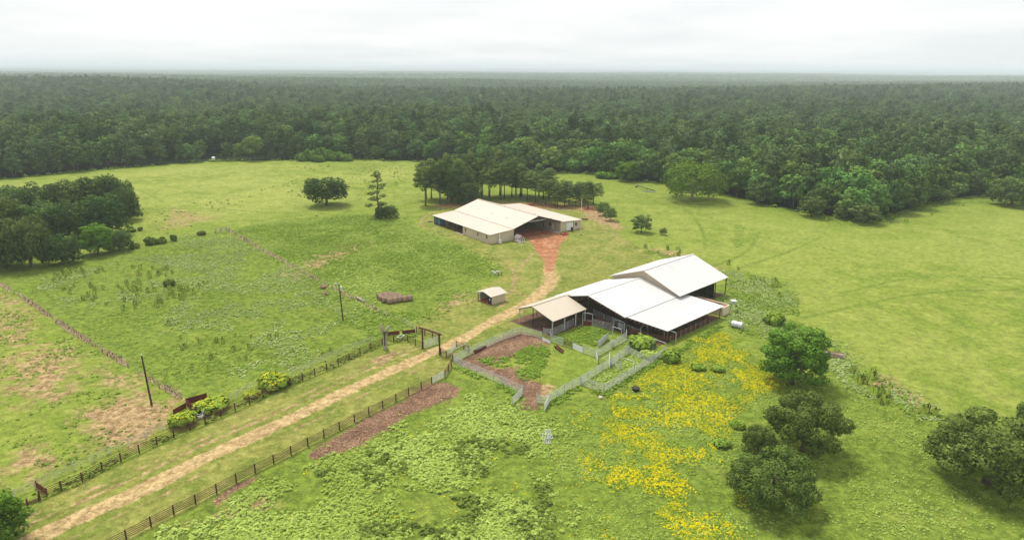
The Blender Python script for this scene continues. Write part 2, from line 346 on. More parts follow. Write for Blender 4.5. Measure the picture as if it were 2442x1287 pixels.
def make_ground_mat():
    m, N, L, b = new_mat('ground_cover'); nt = m.node_tree
    g = N.new('ShaderNodeNewGeometry'); pos = g.outputs['Position']
    A = N.new('ShaderNodeAttribute'); A.attribute_name = 'zoneA'; B = N.new('ShaderNodeAttribute'); B.attribute_name = 'zoneB'
    def chan(at):
        s = N.new('ShaderNodeSeparateColor'); L.new(at.outputs['Color'], s.inputs[0]); return s.outputs[0], s.outputs[1], s.outputs[2], at.outputs['Alpha']
    lawn, weed, dry, dirt = chan(A); red, mud, forest, pale = chan(B)
    nb = noise(nt, pos, 0.022, 3, 0.5); nm = noise(nt, pos, 0.13, 5, 0.6, 0.6); nf = noise(nt, pos, 0.8, 5, 0.65); nx = noise(nt, pos, 3.2, 3, 0.7)
    nm2 = noise(nt, pos, 0.3, 5, 0.68, 0.4)
    def mk(v, n, k=0.5, w=0.12):                         # ragged edge of a zone
        s = mth(nt, 'ADD', v, mth(nt, 'MULTIPLY', mth(nt, 'SUBTRACT', n, 0.5), k)); return remap(nt, s, 0.5 - w, 0.5 + w)
    fine = remap(nt, mth(nt, 'ADD', mth(nt, 'MULTIPLY', nf, 0.55), mth(nt, 'MULTIPLY', nx, 0.45)), 0.34, 0.66)
    # open meadow
    c = mixc(nt, remap(nt, nm, 0.35, 0.68), (0.150, 0.205, 0.027), (0.216, 0.256, 0.046))
    c = mixc(nt, mth(nt, 'MULTIPLY', remap(nt, nb, 0.42, 0.62), 0.6), c, (0.166, 0.222, 0.030))
    pm = mth(nt, 'MULTIPLY', pale, remap(nt, mth(nt, 'ADD', mth(nt, 'MULTIPLY', nb, 0.6), mth(nt, 'MULTIPLY', nm, 0.4)), 0.36, 0.62))
    c = mixc(nt, mth(nt, 'MULTIPLY', pm, 0.8), c, (0.280, 0.308, 0.074))
    # rank weeds
    w1 = mixc(nt, remap(nt, mth(nt, 'ADD', mth(nt, 'MULTIPLY', nm2, 0.5), mth(nt, 'MULTIPLY', nf, 0.5)), 0.36, 0.64), (0.098, 0.150, 0.020), (0.162, 0.218, 0.031))
    w1 = mixc(nt, mth(nt, 'MULTIPLY', remap(nt, nm, 0.5, 0.72), 0.65), w1, (0.198, 0.232, 0.042))
    c = mixc(nt, mth(nt, 'MULTIPLY', mk(weed, nm, 0.7, 0.25), 0.92), c, w1)
    # mown grass
    l1 = mixc(nt, remap(nt, nm, 0.38, 0.64), (0.150, 0.185, 0.032), (0.225, 0.230, 0.055))
    l1 = mixc(nt, mth(nt, 'MULTIPLY', remap(nt, nf, 0.5, 0.72), 0.45), l1, (0.300, 0.255, 0.105))
    c = mixc(nt, mk(lawn, nf, 0.2, 0.12), c, l1)
    # dead dry grass
    d1 = mixc(nt, remap(nt, nf, 0.35, 0.65), (0.250, 0.148, 0.080), (0.415, 0.275, 0.160))
    c = mixc(nt, mth(nt, 'MULTIPLY', mk(dry, nm2, 1.3, 0.2), 0.85), c, d1)
    # woodland floor
    c = mixc(nt, mk(forest, nm, 0.5, 0.2), c, mixc(nt, nm2, (0.014, 0.026, 0.008), (0.034, 0.050, 0.016)))
    # bare sandy ruts of the lane
    s1 = mixc(nt, remap(nt, nf, 0.3, 0.7), (0.330, 0.228, 0.098), (0.455, 0.340, 0.172))
    s1 = mixc(nt, mth(nt, 'MULTIPLY', remap(nt, nm2, 0.55, 0.72), 0.5), s1, (0.38, 0.19, 0.09))
    c = mixc(nt, mk(dirt, mth(nt, 'ADD', mth(nt, 'MULTIPLY', nm2, 0.6), mth(nt, 'MULTIPLY', nf, 0.4)), 0.95, 0.17), c, s1)
    # red clay
    r1 = mixc(nt, remap(nt, mth(nt, 'ADD', mth(nt, 'MULTIPLY', nm2, 0.7), mth(nt, 'MULTIPLY', nf, 0.3)), 0.38, 0.64), (0.300, 0.125, 0.058), (0.375, 0.185, 0.098))
    r1 = mixc(nt, mth(nt, 'MULTIPLY', remap(nt, nm2, 0.5, 0.7), 0.35), r1, (0.47, 0.30, 0.18))
    c = mixc(nt, mk(red, nf, 0.9, 0.16), c, r1)
    # trampled mulch
    mm = mixc(nt, remap(nt, nx, 0.34, 0.66), (0.085, 0.046, 0.029), (0.335, 0.205, 0.125))
    mm = mixc(nt, mth(nt, 'MULTIPLY', remap(nt, nm2, 0.42, 0.62), 0.5), mm, (0.12, 0.068, 0.048))
    c = mixc(nt, mk(mud, mth(nt, 'ADD', mth(nt, 'MULTIPLY', nm2, 0.5), mth(nt, 'MULTIPLY', nf, 0.5)), 1.2, 0.12), c, mm)
    # grain and tussocks
    ts = remap(nt, noise(nt, pos, 0.5, 4, 0.7, 1.2), 0.36, 0.64)
    hs = N.new('ShaderNodeHueSaturation'); L.new(c, hs.inputs['Color']); L.new(mth(nt, 'ADD', mth(nt, 'MULTIPLY_ADD', fine, 0.50, 0.60), mth(nt, 'MULTIPLY', ts, 0.32)), hs.inputs['Value'])
    L.new(hs.outputs[0], b.inputs['Base Color']); b.inputs['Roughness'].default_value = 0.95; b.inputs['Specular IOR Level'].default_value = 0.05
    bp = N.new('ShaderNodeBump'); bp.inputs['Strength'].default_value = 0.7; bp.inputs['Distance'].default_value = 0.38
    hh = mth(nt, 'ADD', mth(nt, 'MULTIPLY', nf, 1.0), mth(nt, 'MULTIPLY', nx, 0.45)); L.new(hh, bp.inputs['Height']); L.new(bp.outputs[0], b.inputs['Normal'])
    return m
MAT_GROUND = make_ground_mat()

def axis_lines(fine, lo, hi, grow=1.09):
    out = list(fine); s = fine[-1] - fine[-2]
    while out[-1] < hi: s *= grow; out.append(out[-1] + s)
    s = fine[1] - fine[0]; pre = []; p = fine[0]
    while p > lo: s *= grow; p -= s; pre.append(p)
    return np.array(pre[::-1] + out)
xl = axis_lines(np.concatenate([np.arange(-230, -115, 1.5), np.arange(-115, 70, 0.6), np.arange(70, 250, 1.5)]), -26000, 26000, 1.12)
yl = axis_lines(np.concatenate([np.arange(55, 165, 0.6), np.arange(165, 300, 1.0), np.arange(300, 440, 2.0)]), -3000, 26000, 1.06)
XX, YY = np.meshgrid(xl, yl)
ZZ = hill(XX, YY)
ny, nx_ = XX.shape
gm = bpy.data.meshes.new('ground')
gm.vertices.add(nx_ * ny); gm.vertices.foreach_set('co', np.stack([XX, YY, ZZ], -1).astype(np.float32).ravel())
ii = np.arange(nx_ * ny).reshape(ny, nx_)
q = np.stack([ii[:-1, :-1], ii[:-1, 1:], ii[1:, 1:], ii[1:, :-1]], -1).reshape(-1, 4).astype(np.int32)
gm.loops.add(q.size); gm.loops.foreach_set('vertex_index', q.ravel()); gm.polygons.add(len(q)); gm.polygons.foreach_set('loop_start', np.arange(0, q.size, 4, dtype=np.int32))
gm.update(calc_edges=True); gm.shade_smooth(); set_attrs(gm, XX.ravel(), YY.ravel()); gm.materials.append(MAT_GROUND)
tag(link('ground', gm), kind='structure')

# the lane itself: a slightly crowned strip lying on the ground
def ribbon(name, line, half, z0, n=9):
    line = np.asarray(line); d = np.gradient(line, axis=0); d /= np.linalg.norm(d, axis=1)[:, None]
    nrm = np.stack([-d[:, 1], d[:, 0]], -1); u = np.linspace(-1, 1, n)
    P = line[:, None, :] + nrm[:, None, :] * (u * half)[None, :, None]
    z = z0 + 0.05 * (1 - u ** 2)[None, :] * np.ones((len(line), 1))
    me = bpy.data.meshes.new(name); V = np.concatenate([P, z[..., None]], -1).reshape(-1, 3)
    k = np.arange(len(line) * n).reshape(len(line), n)
    fc = np.stack([k[:-1, 1:], k[:-1, :-1], k[1:, :-1], k[1:, 1:]], -1).reshape(-1, 4)
    me.from_pydata([tuple(p) for p in V], [], [tuple(map(int, f)) for f in fc]); me.shade_smooth()
    set_attrs(me, V[:, 0], V[:, 1]); me.materials.append(MAT_GROUND)
    return tag(link(name, me), kind='structure')
fine_road = smoothline([G(*p)[:2] for p in ROAD_PX], 24)
ribbon('dirt_road', fine_road, 2.6, 0.006, 13)

# ------------------------------------------------------------------ trees
BARK = M('bark', (0.16, 0.125, 0.095), 0.9, 0.3, 3, bump=0.6)
BARK_PALE = M('weathered_wood', (0.42, 0.36, 0.30), 0.9, 0.3, 3, bump=0.6)
L_OAK = leafmat('leaves_live_oak', (0.060, 0.098, 0.020), (0.185, 0.255, 0.058), 0.3, 0.02, 0.10)
L_OAK2 = leafmat('leaves_dark_oak', (0.036, 0.070, 0.022), (0.135, 0.205, 0.055), 0.25, 0.05, 0.30)
L_BRIGHT = leafmat('leaves_bright', (0.050, 0.120, 0.014), (0.190, 0.330, 0.045), 0.25, 0.03, 0.12)
L_WOOD = leafmat('leaves_woodland', (0.055, 0.115, 0.028), (0.180, 0.295, 0.068), 0.2, 0.045, 0.38)
L_PINE = leafmat('needles_pine', (0.043, 0.085, 0.032), (0.152, 0.232, 0.078), 0.12, 0.035, 0.42)
L_GROVE = leafmat('needles_grove', (0.055, 0.100, 0.028), (0.185, 0.265, 0.072), 0.2, 0.03, 0.2)

def leaf_quads(pos, nrm, size, r, aspect=0.7):
    n = len(pos)
    nrm = nrm / (np.linalg.norm(nrm, axis=1)[:, None] + 1e-9)
    a = r.normal(size=(n, 3)); a -= (a * nrm).sum(1)[:, None] * nrm; a /= (np.linalg.norm(a, axis=1)[:, None] + 1e-9)
    b = np.cross(nrm, a); s = size * r.uniform(0.6, 1.35, n)[:, None] / 2; t = s * aspect * r.uniform(0.7, 1.3, n)[:, None]
    k = nrm * s * 0.3
    return np.stack([pos - a * s, pos - b * t + k, pos + a * s, pos + b * t + k], 1)
def crown_mesh(name, lobes, n, leaf, mat, seed, up=0.35, jit=0.75, shell=0.55, aspect=0.75):
    r = np.random.default_rng(seed); lobes = np.array(lobes, float)
    area = (lobes[:, 3] * lobes[:, 4] + lobes[:, 3] * lobes[:, 5] + lobes[:, 4] * lobes[:, 5]); p = area / area.sum()
    N = int(n * 1.5); idx = r.choice(len(lobes), N, p=p)
    d = r.normal(size=(N, 3)); d /= np.linalg.norm(d, axis=1)[:, None]
    rad = shell + (1 - shell) * r.random(N) ** 0.6
    rad *= 1 + 0.13 * np.sin(d[:, 0] * 7 + idx) * np.cos(d[:, 2] * 6 + 2 * idx)
    pos = lobes[idx, :3] + d * lobes[idx, 3:6] * rad[:, None]
    inside = np.zeros(N, bool)
    for j, l in enumerate(lobes):
        q = (((pos - l[:3]) / l[3:6]) ** 2).sum(1); inside |= (q < 0.42) & (idx != j)
    keep = ~inside | (r.random(N) < 0.15); pos, d, idx, rad = pos[keep][:n], d[keep][:n], idx[keep][:n], rad[keep][:n]
    nrm = d * 0.8 + r.normal(size=d.shape) * jit * 0.6 + np.array([0, 0, up])
    lt = r.random(len(lobes)); tint = np.clip(0.15 + 0.4 * lt[idx] + 0.45 * r.random(len(idx)) + 0.12 * d[:, 2], 0, 1)
    cen = np.array([0, 0, lobes[:, 2].mean()]); out = pos - cen; out /= np.linalg.norm(out, axis=1)[:, None] + 1e-9
    return quad_mesh(name, leaf_quads(pos, nrm, leaf, r, aspect), mat, tint, d * 0.75 + out * 0.25 + nrm * 0.4 + np.array([0, 0, 0.12]))
def trunk_mesh(name, h, r0, limbs, mat, bend=0.03, seed=0, top=0.35):
    rr = np.random.default_rng(seed); b = MB(); k = 6
    pts = [np.array([rr.normal() * bend * h * (i / k), rr.normal() * bend * h * (i / k), h * i / k]) for i in range(k + 1)]
    b.tube(pts, [r0 * (1.35 if i == 0 else 1 - (1 - top) * i / k) for i in range(k + 1)], 7)
    for (tx, ty, tz, f) in limbs:                        # limb tips, starting at fraction f of the trunk
        s = np.array([0, 0, h * f]) + (pts[-1] - [0, 0, h]) * f; e = np.array([tx, ty, tz]); m = (s * 0.45 + e * 0.55) + [0, 0, -0.05 * h]
        b.tube([s, m, e], [r0 * 0.5, r0 * 0.32, r0 * 0.12], 5)
    me = bpy.data.meshes.new(name); me.from_pydata(b.v, [], b.f); me.materials.append(mat); me.shade_smooth(); return me
def broad_lobes(w, h, base, n, seed, spread=0.75, ssc=1.0):
    """lobes of a rounded crown, w wide, from height base to h"""
    r = np.random.default_rng(seed); out = []; ch = h - base
    out.append((0, 0, base + ch * 0.5, w * 0.33 * ssc, w * 0.33 * ssc, ch * 0.42))
    for i in range(n):
        a = i * 2.399 + r.uniform(-0.4, 0.4); u = (i + 0.6) / n; zf = 0.18 + 0.68 * u
        rad = w / 2 * spread * sqrt(max(0.05, 1 - ((zf - 0.38) / 0.68) ** 2)) * r.uniform(0.78, 1.08)
        s = r.uniform(0.16, 0.25) * w * (1.12 - 0.3 * u) * ssc
        out.append((cos(a) * rad, sin(a) * rad, base + ch * zf, s, s, s * r.uniform(0.62, 0.85)))
    return out
def pine_lobes(w, h, base, n, seed, flat=0.5):
    r = np.random.default_rng(seed); out = [(0, 0, h * 0.97, w * 0.16, w * 0.16, w * 0.18)]
    for i in range(n):
        u = (i + 0.5) / n; a = i * 2.4 + r.uniform(-0.5, 0.5); z = base + (h - base) * (0.03 + 0.92 * u)
        rad = w / 2 * (1 - 0.75 * u ** 1.6) * r.uniform(0.45, 0.85); s = w * r.uniform(0.14, 0.23) * (1.1 - 0.4 * u)
        out.append((cos(a) * rad, sin(a) * rad, z, s, s, s * flat * r.uniform(0.8, 1.2)))
    return out
def limbs_of(lobes, k, f0=0.45): return [(l[0] * 0.85, l[1] * 0.85, l[2], f0 + 0.4 * i / max(1, k)) for i, l in enumerate(lobes[1:k + 1])]

ORD = 'first second third fourth fifth sixth seventh eighth ninth tenth eleventh twelfth thirteenth fourteenth fifteenth sixteenth seventeenth eighteenth nineteenth twentieth'.split()
def ordinal(i): return ORD[i] if i < 20 else ('twenty-', 'thirty-', 'forty-', 'fifty-')[(i + 1) // 10 - 2] + ORD[(i + 1) % 10 - 1] if (i + 1) % 10 else {30: 'thirtieth', 40: 'fortieth', 50: 'fiftieth'}[i + 1]
PROTO = {}                                               # kind: (crown mesh, trunk mesh), unit: metres, height h and width w as given
def proto(kind, w, h, crown, trunk): PROTO[kind] = (w, h, crown, trunk)
for i in range(3):                                       # live oaks near the camera
    lb = broad_lobes(12, 10, 2.3 if i == 0 else 1.4, 40, 40 + i, 0.84, 0.64)
    proto('near_oak%d' % i, 12, 10, crown_mesh('crown', lb, 15000, 0.34, L_OAK, 60 + i, 0.3, 0.9, 0.6), trunk_mesh('trunk', 6.5, 0.42, limbs_of(lb, 9, 0.25), BARK, 0.03, i))
lb = broad_lobes(9, 11, 0.6, 40, 77, 0.82, 0.7)
proto('bright', 9, 11, crown_mesh('crown', lb, 11000, 0.36, L_BRIGHT, 78, 0.5, 0.8, 0.6), trunk_mesh('trunk', 7, 0.3, limbs_of(lb, 7), BARK, 0.02, 8))
for i in range(3):                                       # oaks of the copse and single field trees
    lb = broad_lobes(14, 13, 1.4 if i == 0 else 0.1, 28 if i == 0 else 34, 20 + i, 0.82, 0.8)
    proto('oak%d' % i, 14, 13, crown_mesh('crown', lb, 5200, 0.68, L_OAK2, 30 + i, 0.45, 0.85, 0.6), trunk_mesh('trunk', 8, 0.5, limbs_of(lb, 8), BARK, 0.03, i))
lb = broad_lobes(24, 20, 2.6, 30, 170, 0.82)
proto('field', 24, 20, crown_mesh('crown', lb, 6500, 0.85, L_BRIGHT, 171, 0.5, 0.85, 0.6), trunk_mesh('trunk', 12, 0.75, limbs_of(lb, 10, 0.3), BARK_PALE, 0.02, 4))
for i in range(3):                                       # tall loblolly pines
    lb = pine_lobes(9, 19, 4.6, 26, 90 + i, 0.72) if i == 2 else broad_lobes(8.5, 18.5, 5.5 + i, 26, 90 + i, 0.86, 0.8)
    proto('pine%d' % i, 9, 19, crown_mesh('crown', lb, 3200, 0.62, L_GROVE, 95 + i, 0.6, 0.8, 0.35, 0.45), trunk_mesh('trunk', 18.5, 0.24, limbs_of(lb, 10, 0.4), BARK, 0.012, i, 0.2))
for i in range(2):                                       # young bushy pines
    lb = broad_lobes(6, 8, 0.7, 26, 120 + i, 0.86, 0.72)
    proto('young_pine%d' % i, 6, 8, crown_mesh('crown', lb, 2200, 0.5, L_GROVE, 125 + i, 0.5, 0.8, 0.4, 0.5), trunk_mesh('trunk', 7.6, 0.13, [], BARK, 0.01, i, 0.2))
for i in range(4):                                       # woodland broadleaf
    lb = broad_lobes(11, 17, 1.5 + i * 0.5, 15, 200 + i, 0.8)
    proto('wood%d' % i, 11, 17, crown_mesh('crown', lb, 1500, 1.05, L_WOOD, 210 + i, 0.5, 0.8, 0.65), trunk_mesh('trunk', 12, 0.3, limbs_of(lb, 4), BARK, 0.02, i))
for i in range(3):                                       # woodland pine
    lb = pine_lobes(10, 21, 4, 18, 230 + i, 0.8) if i == 2 else broad_lobes(10, 21, 6 - 2 * i, 14, 230 + i, 0.78)
    proto('woodpine%d' % i, 10, 21, crown_mesh('crown', lb, 1500, 1.0, L_PINE, 240 + i, 0.6, 0.8, 0.4, 0.5), trunk_mesh('trunk', 21, 0.26, [], BARK, 0.01, i, 0.2))
lb = pine_lobes(8, 19, 3.5, 15, 191, 0.5)
proto('lone_pine', 8, 19, crown_mesh('crown', lb, 2000, 0.5, L_GROVE, 192, 0.5, 0.8, 0.4, 0.5), trunk_mesh('trunk', 18.5, 0.26, limbs_of(lb, 14, 0.3), BARK, 0.02, 7, 0.25))
SRC = {}
def plant_tree(kind, x, y, w, h, label, group, name, cat='tree', rz=None):
    pw, ph, cm, tm = PROTO[kind]
    t = thing(name, label, cat, (x, y, float(hill(x, y))), group)
    t.rotation_euler.z = random.uniform(0, 6.28) if rz is None else rz
    t.scale = (w / pw, w / pw, h / ph)
    c = link('crown', cm, t); link('trunk', tm, t); SRC.setdefault(kind, c)
    return t
def tree_px(kind, bx, by, wpx, hpx, label, group=None, name='oak_tree', cat='tree', rz=None):
    g = G(bx, by); k = mpp(bx, by)
    el = math.atan2(CAM_H, math.hypot(g[0], g[1])); hpx = max(0.45 * hpx, hpx - 0.33 * wpx * sin(el))
    return plant_tree(kind, g[0], g[1], wpx * k, vheight(bx, by, hpx) * 0.97, label, group, name, cat, rz)

tree_px('oak0', 780, 490, 100, 76, 'rounded dark oak standing alone in the upper meadow', name='oak_tree')
tree_px('lone_pine', 903, 518, 62, 112, 'tall lone pine with sparse tufted branches in the upper meadow', name='pine_tree', rz=1.0)
tree_px('oak1', 909, 521, 30, 33, 'smaller round cedar bush at the foot of the lone pine', name='cedar_bush', cat='bush')
tree_px('oak2', 931, 519, 35, 34, 'wider round cedar bush just beside the lone pine', name='cedar_bush', cat='bush')
# copse of dark oaks
copse = [(15, 640, 120, 95), (75, 636, 120, 118), (150, 630, 90, 80), (235, 606, 74, 84), (285, 597, 60, 56), (-40, 620, 120, 130), (20, 590, 110, 105), (105, 580, 120, 105), (190, 575, 115, 100), (255, 560, 110, 92), (302, 525, 70, 72),
         (-30, 550, 110, 95), (40, 545, 110, 90), (110, 535, 110, 100), (180, 528, 120, 105), (245, 520, 110, 88), (290, 510, 80, 70), (20, 510, 110, 60), (-60, 520, 120, 70)]
for i, (bx, by, w, h) in enumerate(copse):
    if (bx, by) == (235, 606): tree_px('bright', bx, by, w, h, 'brighter green rounded tree at the front of the dark copse', name='oak_tree')
    else: tree_px('oak%d' % (i % 3 if by < 560 else 1 + i % 2), bx, by, w * random.uniform(0.85, 1.05), h * random.uniform(1.0, 1.35), '%s dark oak from the left in the %s of the copse' % (ORD[sum(1 for c in copse if (c[1] > 592) == (by > 592) and (c[1] > 540) == (by > 540) and c[0] < bx and c[:2] != (235, 606))], 'front row' if by > 592 else ('middle' if by > 540 else 'back row')), 'dark oaks of the copse by the pasture')
# pine grove behind the shop barn
gr = []
rr = np.random.default_rng(5)
for i in range(40):
    u = i / 39; bx = 1010 + 405 * u + rr.uniform(-8, 8); by = 488 - 16 * sin(pi * min(1, u * 1.15)) + rr.uniform(-12, 6) + (3 if u > 0.7 else 0)
    tall = 112 if u < 0.3 else (100 if u < 0.55 else (76 if u < 0.75 else 60))
    gr.append((bx, by, tall * rr.uniform(0.85, 1.12)))
gr.sort()
for i, (bx, by, h) in enumerate(gr):
    tree_px('pine%d' % (i % 3), bx, by, rr.uniform(44, 66) if h > 70 else rr.uniform(38, 52), h, '%s pine from the left in the grove behind the tan shop barn' % ordinal(i), 'pines of the grove behind the shop barn', 'pine_tree')
for i, (bx, by, w, h) in enumerate([(1075, 483, 70, 92), (1105, 480, 66, 86), (1118, 487, 60, 62)]):
    tree_px('oak%d' % i, bx, by, w, h, '%s rounded leafy oak from the left inside the pine grove' % ORD[i], 'leafy oaks inside the pine grove', 'oak_tree')
tree_px('young_pine0', 1437, 514, 32, 38, 'young pine at the end of the grove, beside the bare red bank', name='young_pine')
tree_px('young_pine1', 1455, 526, 34, 38, 'young pine with a clear trunk on the bare sandy ground past the grove', name='young_pine')
tree_px('young_pine0', 1529, 554, 50, 50, 'bushy dark young pine alone on the lawn edge above the white roofs', name='young_pine')
tree_px('young_pine1', 1581, 560, 18, 20, 'small dark shrub in the weeds behind the white cattle barn', name='shrub', cat='shrub')
tree_px('field', 1650, 478, 130, 100, 'big bright field tree with a pale trunk before the woods', name='field_tree')
tree_px('bright', 1497, 432, 58, 54, 'compact green tree standing just clear of the woodland edge', name='field_tree')
tree_px('oak2', 2412, 490, 95, 78, 'grey-green spreading oak at the right-hand end of the wood', name='oak_tree')
for i, (bx, by, w, h) in enumerate([(1805, 487, 56, 60), (1850, 489, 38, 34), (1934, 517, 64, 58), (2010, 522, 46, 50), (2062, 532, 70, 56), (2180, 500, 40, 42), (2250, 484, 36, 38)]):
    tree_px('young_pine%d' % (i % 2), bx, by, w, h, '%s young pine from the left before the wood on the right' % ORD[i], 'young pines before the right wood', 'young_pine')
# trees by the yard and in the foreground
tree_px('bright', 1888, 915, 152, 165, 'bright green dense tree beside the lumber pile', name='magnolia_tree', rz=0.5)
tree_px('near_oak0', 1914, 1074, 172, 150, 'olive oak with a short bare trunk, upper of the foreground pair', name='oak_tree', rz=2.0)
tree_px('near_oak1', 1838, 1200, 195, 146, 'wide shaggy oak with low crown, lower of the foreground pair', name='oak_tree', rz=0.3)
tree_px('near_oak2', 1808, 1085, 76, 80, 'small thin-crowned oak between the yellow weeds and the foreground oaks', name='oak_tree', rz=1.3)
tree_px('near_oak1', 2352, 1150, 255, 190, 'large dark oak in the right foreground of the pasture', name='oak_tree', rz=4.1)
tree_px('near_oak0', 2475, 1090, 130, 150, 'oak cut off by the right picture edge behind the large dark oak', name='oak_tree', rz=3.0)
tree_px('bright', -22, 1312, 170, 165, 'leafy tree cut off by the lower left picture corner', name='field_tree', rz=1.0)

# the wood: the front rows as single trees
SECTION = ((-0.56, 'beyond the copse'), (-0.42, 'right of the copse'), (-0.30, 'behind the lone oak'), (-0.16, 'behind the lone tall pine'), (0.0, 'behind the left grove half'), (0.13, 'behind the right grove half'), (0.22, 'near the green conveyor'), (0.33, 'around the big field tree'), (0.42, 'behind the young pines'), (0.52, 'at the jutting corner'), (0.63, 'past the jutting corner'), (9.0, 'by the grey-green oak'))
line_s = np.concatenate([[0], np.cumsum(np.linalg.norm(np.diff(EDGE, axis=0), axis=1))])
r3 = np.random.default_rng(21)
front = []
for row, (off, step) in enumerate(((3, 5.8), (11, 6.3), (19, 6.8))):
    s = line_s[1] + 60
    while s < line_s[-3] + 30:
        x = np.interp(s, line_s, EDGE[:, 0]); y = np.interp(s, line_s, EDGE[:, 1])
        s += step * r3.uniform(0.7, 1.3)
        x += r3.uniform(-2, 2); y = float(edge_y(x)) + off + r3.uniform(-2.5, 2.5)
        if abs(x) > 0.8 * y + 8: continue
        front.append((x, y, row))
front.sort(key=lambda t: math.hypot(t[0], t[1]))
front = sorted(front[:285], key=lambda t: t[0] / t[1]); counts = {}
for x, y, row in front:
    sec = next(sx for sx in SECTION if x / y < sx[0]); left = x < -40
    pines = 0.7 if left else 0.22
    if r3.random() < pines:
        k = 'woodpine%d' % r3.integers(3); h = r3.uniform(15, 22) if row else r3.uniform(9, 16); w = h * r3.uniform(0.38, 0.5) + 2; nm, lb_ = 'pine_tree', 'dark pine in the front rows of the wood '
    else:
        k = 'wood%d' % r3.integers(4); h = r3.uniform(13, 20) if row else r3.uniform(9, 17); w = h * r3.uniform(0.6, 0.85); nm, lb_ = 'broadleaf_tree', 'leafy tree in the front rows of the wood '
    if row == 0 and r3.random() < 0.3: h *= 0.55; w *= 0.75
    key = (sec[1], row, nm); i = counts[key] = counts.get(key, -1) + 1
    plant_tree(k, x, y, w, h, '%s %s from left, %s row of the wood %s' % (ordinal(i), 'pine' if nm == 'pine_tree' else 'leafy tree', ('front', 'second', 'third')[row], sec[1]), 'trees along the edge of the wood', nm)

# the rest of the wood as one mass
fp = []
def wood_grid(y0, y1, step, kinds, smin, smax, inner=0.0):
    ys = np.arange(y0, y1, step)
    for yy in ys:
        half = 0.84 * yy + 90; xs = np.arange(-half, half, step)
        x = xs + r3.uniform(-0.45, 0.45, len(xs)) * step; y = yy + r3.uniform(-0.45, 0.45, len(xs)) * step
        dd = np.abs(y - edge_y(x)); ok = (y > edge_y(x) + inner)
        x, y = x[ok], y[ok]; n = len(x)
        if not n: continue
        k = r3.choice(kinds[0], n, p=kinds[1]); fp.append(np.stack([x, y, hill(x, y), k, r3.uniform(smin, smax, n), r3.uniform(0, 6.28, n)], -1))
# kinds 0..3 broadleaf, 4..6 pine, 7 canopy patch, 8 far canopy
near_k = ([0, 1, 2, 3, 4, 5, 6], [0.085, 0.085, 0.085, 0.085, 0.26, 0.26, 0.14])
wood_grid(240, 900, 7.6, near_k, 0.68, 1.32, 25)
wood_grid(900, 1600, 9.4, near_k, 0.78, 1.45)
wood_grid(1600, 3400, 17, ([7], [1.0]), 0.85, 1.3)
wood_grid(3400, 11000, 48, ([8], [1.0]), 0.8, 1.35)
fp = np.concatenate(fp)
fm = bpy.data.meshes.new('forest'); fm.vertices.add(len(fp)); fm.vertices.foreach_set('co', fp[:, :3].astype(np.float32).ravel())
for nme, ci in (('kind', 3), ('size', 4), ('turn', 5)):
    a = fm.attributes.new(nme, 'INT' if nme == 'kind' else 'FLOAT', 'POINT')
    a.data.foreach_set('value', fp[:, ci].astype(np.int32 if nme == 'kind' else np.float32))
forest = tag(link('forest', fm), 'dense green pine and hardwood forest stretching to the horizon', 'forest', kind='stuff')
def patch_mesh(name, size, nl, quads, leaf, seed):
    r = np.random.default_rng(seed); lb = []
    for i in range(nl):
        x, y = r.uniform(-size / 2, size / 2, 2); h = r.uniform(13, 22); w = r.uniform(3.2, 5.5); lb.append((x, y, h - 5, w, w, r.uniform(5, 7)))
    return crown_mesh(name, lb, quads, leaf, L_PINE, seed, 0.6, 0.8, 0.7, 0.7)
for kind, args in (('patch', (19, 6, 420, 2.3)), ('farpatch', (54, 26, 620, 5.0))):
    me = patch_mesh('canopy', *args, 300 + len(kind))
    o = link('canopy', me, forest); y = 2500 if kind == 'patch' else 6000
    o.location = (0, y, float(hill(0, y))); tag(o, kind='stuff'); SRC[kind] = o
srcs = [SRC['wood0'], SRC['wood1'], SRC['wood2'], SRC['wood3'], SRC['woodpine0'], SRC['woodpine1'], SRC['woodpine2'], SRC['patch'], SRC['farpatch']]
ng = bpy.data.node_groups.new('forest_mass', 'GeometryNodeTree')
ng.interface.new_socket('Geometry', in_out='INPUT', socket_type='NodeSocketGeometry'); ng.interface.new_socket('Geometry', in_out='OUTPUT', socket_type='NodeSocketGeometry')
gi, go = ng.nodes.new('NodeGroupInput'), ng.nodes.new('NodeGroupOutput'); jn = ng.nodes.new('GeometryNodeJoinGeometry')
def nattr(name, typ):
    n = ng.nodes.new('GeometryNodeInputNamedAttribute'); n.data_type = typ; n.inputs['Name'].default_value = name; return n.outputs['Attribute']
kat, sat, tat = nattr('kind', 'INT'), nattr('size', 'FLOAT'), nattr('turn', 'FLOAT')
cr = ng.nodes.new('ShaderNodeCombineXYZ'); ng.links.new(tat, cr.inputs[2])
for k, so in enumerate(srcs):
    cmp_ = ng.nodes.new('FunctionNodeCompare'); cmp_.data_type = 'INT'; cmp_.operation = 'EQUAL'; ng.links.new(kat, cmp_.inputs[2]); cmp_.inputs[3].default_value = k
    oi = ng.nodes.new('GeometryNodeObjectInfo'); oi.transform_space = 'ORIGINAL'; oi.inputs['Object'].default_value = so; oi.inputs['As Instance'].default_value = True
    ip = ng.nodes.new('GeometryNodeInstanceOnPoints')
    ng.links.new(gi.outputs[0], ip.inputs['Points']); ng.links.new(cmp_.outputs[0], ip.inputs['Selection']); ng.links.new(oi.outputs['Geometry'], ip.inputs['Instance'])
    ng.links.new(cr.outputs[0], ip.inputs['Rotation']); ng.links.new(sat, ip.inputs['Scale']); ng.links.new(ip.outputs[0], jn.inputs[0])
ng.links.new(jn.outputs[0], go.inputs[0])
md = forest.modifiers.new('forest_mass', 'NODES'); md.node_group = ng

